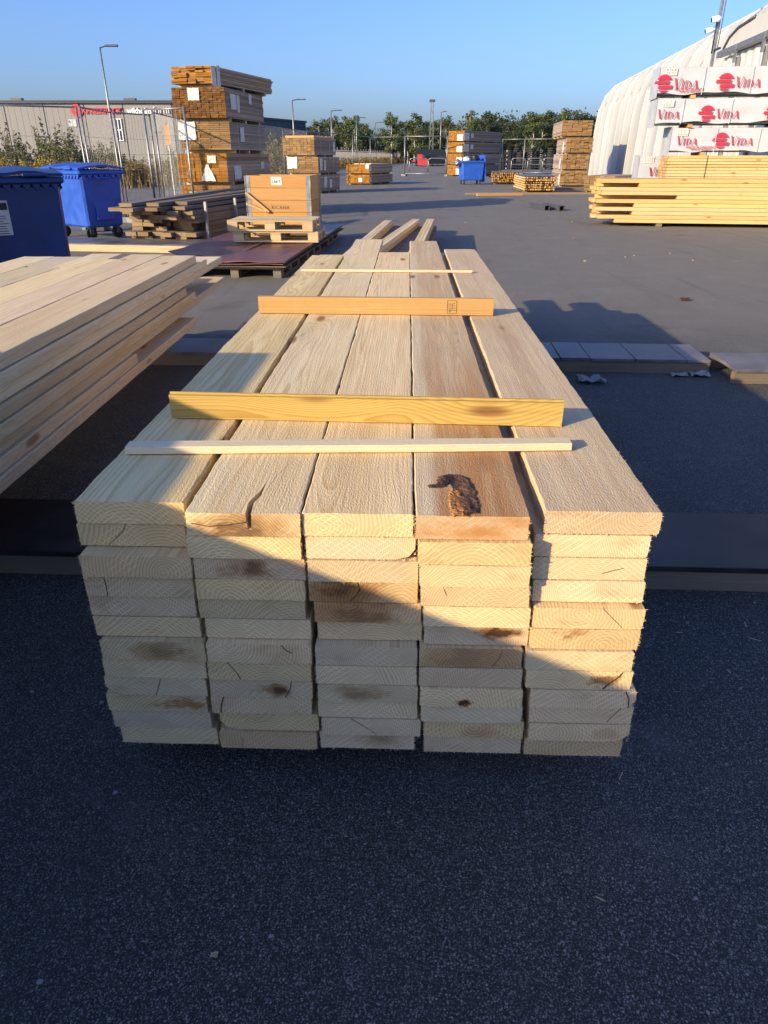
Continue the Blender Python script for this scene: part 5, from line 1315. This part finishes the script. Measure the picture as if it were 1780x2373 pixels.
for i, (k, x, Y, sc) in enumerate(row):
    p = at_y(x, 362, Y)
    place = ('between the left frame edge and the tall sapling' if x < 100 else 'around the tall sapling behind the bright blue bin' if x < 190 else 'below the warehouse window' if x < 320 else 'left of the tall tower' if x < 420 else 'between tall tower and dark warehouse')
    lab = {'bush': 'upright leafy birch sapling', 'low': 'dry brownish weed clump', 'gold': 'yellow goldenrod clump', 'green': 'olive green shrub'}[k]
    lab = lab + SHRUB_NOTE.get(i, '')
    shrub(k, p.x, Y, sc, f'{lab} {place}', gv)
rg = random.Random(8); mb = MB()
for i in range(5200):
    x = rg.uniform(-34, -9.5); Y = rg.uniform(34.5, 60)
    h = rg.uniform(.35, 1.1); a = rg.uniform(0, 6.28); o_ = len(mb.v); w_ = .02
    lean = Vector((rg.gauss(0, .12), rg.gauss(0, .12), 0))
    b_ = Vector((x, Y, 0)); d = Vector((math.cos(a), math.sin(a), 0))*w_
    mb.v += [tuple(b_-d), tuple(b_+d), tuple(b_+lean+Vector((0, 0, h)))]; mb.f.append((o_, o_+1, o_+2))
    if rg.random() < .5: leaf_cloud(mb, b_+lean+Vector((0, 0, h)), .16, 8, .035, rg)
for i in range(5000):
    f = rg.random(); q = pa.lerp(pb, f*.8); h = rg.uniform(.4, 1.4); x = q.x+rg.uniform(-.4, 2.6)-1.6; Y = q.y
    o_ = len(mb.v); mb.v += [(x-.06, Y, 0), (x+.06, Y, 0), (x+rg.gauss(0, .2), Y, h)]; mb.f.append((o_, o_+1, o_+2))
    if rg.random() < .6: leaf_cloud(mb, Vector((x, Y, h*.8)), .3, 5, .09, rg)
o = link('dry_grass', fast_mesh(mb, 'dry_grass', 'leaf_dry'), None); struct(tag(o, 'dry grass and weeds along the fences', 'grass'), 'stuff')
# grass verge behind the road on the left
mb = MB(); mb.add([(-80, 34.2, .006), (-9.0, 36.5, .006), (-16, 110, .006), (-110, 110, .006)], [(0, 1, 2, 3)])
vg = plain('verge_soil', (0.10, 0.085, 0.05), 0.95, var=.3, scale=2); M['verge'] = vg
struct(mb.build('verge', 'verge'))

# ------------------------------------------------------------------ far right yard: black stacked goods and a dark heap
def tyre_stack(label, x, Y, n, r=.36):
    o = thing('tyre_stack', label, 'tyre stack', (x, Y, 0), random.uniform(0, 6.28), 'black stacked goods behind the barriers')
    for k in range(n):
        mb = MB(); prof_ = []
        vs = []; fs = []; nu, nv = 14, 6
        for u in range(nu):
            a = 2*PI*u/nu
            for v in range(nv):
                b = 2*PI*v/nv; rr_ = r-.11+.11*math.cos(b); vs.append((math.cos(a)*rr_, math.sin(a)*rr_, .11+.10*math.sin(b)))
        for u in range(nu):
            for v in range(nv): fs.append((u*nv+v, ((u+1) % nu)*nv+v, ((u+1) % nu)*nv+(v+1) % nv, u*nv+(v+1) % nv))
        mb.add(vs, fs); mb.build('tyre', 'rubber', o, smooth=True, loc=(random.uniform(-.03, .03), random.uniform(-.03, .03), k*.215))
        if k % 2 == 0:
            mb = MB(); mb.box((.0, -r-.004, .11), (.10, .02, .10)); mb.build('label', 'paper', o.children[-1])
    return o
xs_ = [1164, 1172, 1180, 1188, 1197, 1205, 1213, 1222, 1231, 1240, 1249, 1258, 1267, 1276]
on = ['first', 'second', 'third', 'fourth', 'fifth', 'sixth', 'seventh', 'eighth', 'ninth', 'tenth', 'eleventh', 'twelfth', 'thirteenth', 'fourteenth']
for i, x in enumerate(xs_):
    p = at_y(x, 362, 88+random.uniform(-2, 2)); tyre_stack(f'{on[i]} black stack from the left behind the barriers', p.x, p.y, random.choice([7, 8, 9, 10, 10]), .42)
hp = at_z(1005, 372.5); Yh = 120.0
heap_x = at_y(1005, 362, Yh).x
def simple_car(label, x, Y, rz, mat):
    o = thing('parked_car', label, 'car', (x, Y, 0), rz, 'dark vehicles at the end of the yard')
    mb = MB(); mb.prism([(-2.1, .35), (2.1, .35), (2.15, .75), (1.3, .92), (.6, 1.42), (-1.1, 1.45), (-1.75, .98), (-2.15, .9)], -.85, .85, 'Y'); mb.build('body', mat, o)
    for s_ in (-1, 1):
        mb = MB(); mb.prism([(1.1, .95), (.55, 1.36), (-1.05, 1.38), (-1.5, 1.0)], s_*.852, s_*.862, 'Y'); mb.build('side_window', 'glass', o)
        for x_ in (-1.3, 1.3):
            mb = MB(); mb.tube([(x_, s_*.70, .32), (x_, s_*.87, .32)], .32, 14); mb.build('wheel', 'rubber', o)
    mb = MB(); mb.box((2.14, 0, .68), (.05, 1.5, .12)); mb.build('lamp_band', 'red', o)
    return o
simple_car('dark car at the end of the yard, left one', at_y(990, 362, 118).x, 118, R(200), 'car_dark')
simple_car('dark car at the end of the yard, right one', at_y(1022, 362, 121).x, 121, R(175), 'car_dark')
vb = thing('black_van', 'tall black vehicle behind the two dark cars', 'van', (at_y(1000, 362, 127).x, 127, 0), R(8))
mb = MB(); mb.prism([(-2.4, .4), (2.4, .4), (2.4, 1.2), (1.9, 2.25), (-2.3, 2.35), (-2.4, 1.2)], -.95, .95, 'Y'); mb.build('body', 'car_dark', vb)
for x_ in (-1.5, 1.5):
    mb = MB(); mb.tube([(x_, -.98, .36), (x_, .98, .36)], .36, 14); mb.build('wheel', 'rubber', vb)
for k, (x, y) in enumerate(((986, 362), (974, 355))):
    q = at_y(x, 362, 114.5)
    o = thing('red_container', ('larger red box in front of the dark cars', 'smaller red box left of the dark cars')[k], 'box', (q.x, 114.5, 0), 0)
    mb = MB(); mb.box((0, 0, .5 if k == 0 else .85), (1.0 if k == 0 else .7, .8, .9 if k == 0 else 1.5), bev=.05); mb.build('box', 'red', o)
    mb = MB(); mb.box((0, 0, 1.0 if k == 0 else 1.64), (1.05 if k == 0 else .75, .85, .08), bev=.02); mb.build('lid', 'black', o)

# ------------------------------------------------------------------ litter and splinters
def crumple(name, label, cat, p, r, mat, seed, group=None):
    bm = bmesh.new(); bmesh.ops.create_grid(bm, x_segments=7, y_segments=7, size=r)
    rg = random.Random(seed)
    for v in bm.verts:
        v.co.z = abs(mnoise.noise(v.co*9/r*.1+Vector((seed, 0, 0))))*r*.7 + .004 + rg.uniform(0, r*.16); v.co.x += rg.uniform(-.12, .12)*r; v.co.y += rg.uniform(-.12, .12)*r; v.co.y *= .7
    me = bpy.data.meshes.new(name); bm.to_mesh(me); bm.free()
    o = link(name, me, mat, None, False, loc=p); md = o.modifiers.new('t', 'SOLIDIFY'); md.thickness = .0015
    return tag(o, label, cat, group)
crumple('crumpled_paper', 'crumpled grey paper on the asphalt before the grey bearer', 'paper', at_z(1368, 886), .085, 'facade', 2)
crumple('crumpled_paper', 'scrap of paper by the front of the grey bearer', 'paper', at_z(1572, 872), .05, 'facade', 3)
crumple('crumpled_paper', 'flat scrap of paper at the right end of the grey bearer', 'paper', at_z(1618, 872), .06, 'facade', 5)
crumple('dry_leaf', 'small dark leaf alone on the sunlit asphalt', 'leaf', at_z(1588, 697), .05, 'bark', 6)
crumple('dry_leaf', 'tiny pale leaf on the asphalt near the bottom', 'leaf', at_z(497, 2216), .007, 'beam', 9)
rg = random.Random(77); mb = MB()
for i in range(150):                                     # loose grit
    x, y = (rg.uniform(-1.4, 1.5), rg.uniform(.25, 3.4)) if i < 110 else (rg.uniform(.75, 1.5), rg.uniform(4.1, 4.7))
    r_ = rg.uniform(.002, .0055)
    mb.box((x, y, r_*.5), (r_*2, r_*1.5, r_*1.2), rz=rg.uniform(0, 3), rx=rg.uniform(-.3, .3), bev=r_*.35)
o = mb.build('grit', 'facade'); struct(tag(o, 'loose grit scattered on the asphalt', 'grit'), 'stuff')
mb = MB()
for i in range(20):                                      # wood splinters
    x, y = rg.uniform(-1.2, 1.5), rg.uniform(.4, 3.2); a = rg.uniform(0, 3.14); l = rg.uniform(.010, .035)
    if i < 12: x, y = rg.uniform(.9, 1.5), rg.uniform(1.5, 2.0)
    mb.box((x, y, .003), (l, .0018, .0015), rz=a)
o = mb.build('splinters', 'batten'); struct(tag(o, 'wood splinters on the asphalt', 'splinters'), 'stuff')

rg = random.Random(91); mb = MB()
for i in range(14):
    p = at_z(rg.uniform(760, 1700), rg.uniform(440, 640)); l = rg.uniform(.02, .07)
    if abs(p.x) < 1.2 and p.y < 14.5: continue
    mb.box((p.x, p.y, .008), (l, rg.uniform(.008, .02), .010), rz=rg.uniform(0, 3.14))
o = mb.build('wood_chips', 'beam'); struct(tag(o, 'small wood chips scattered over the yard', 'wood chips'), 'stuff')

# ------------------------------------------------------------------ packs behind the photographer's left shoulder, which shade the foreground
gs = 'timber packs behind the viewpoint on the left'
for k, (z0, lab) in enumerate(((0.0, 'lower pack of the tall stack behind the viewpoint, shading the foreground'), (.64, 'upper pack of the tall stack behind the viewpoint, shading the foreground'))):
    xe = -1.83; h = .63 if k == 0 else 1.222-.64
    pack(lab, (xe, -4.2), R(2.4), 1.25, 5.70, z0, h, 6, 10, 'sawn_far', 800+k, gs, runner=.07, jit=0.0)
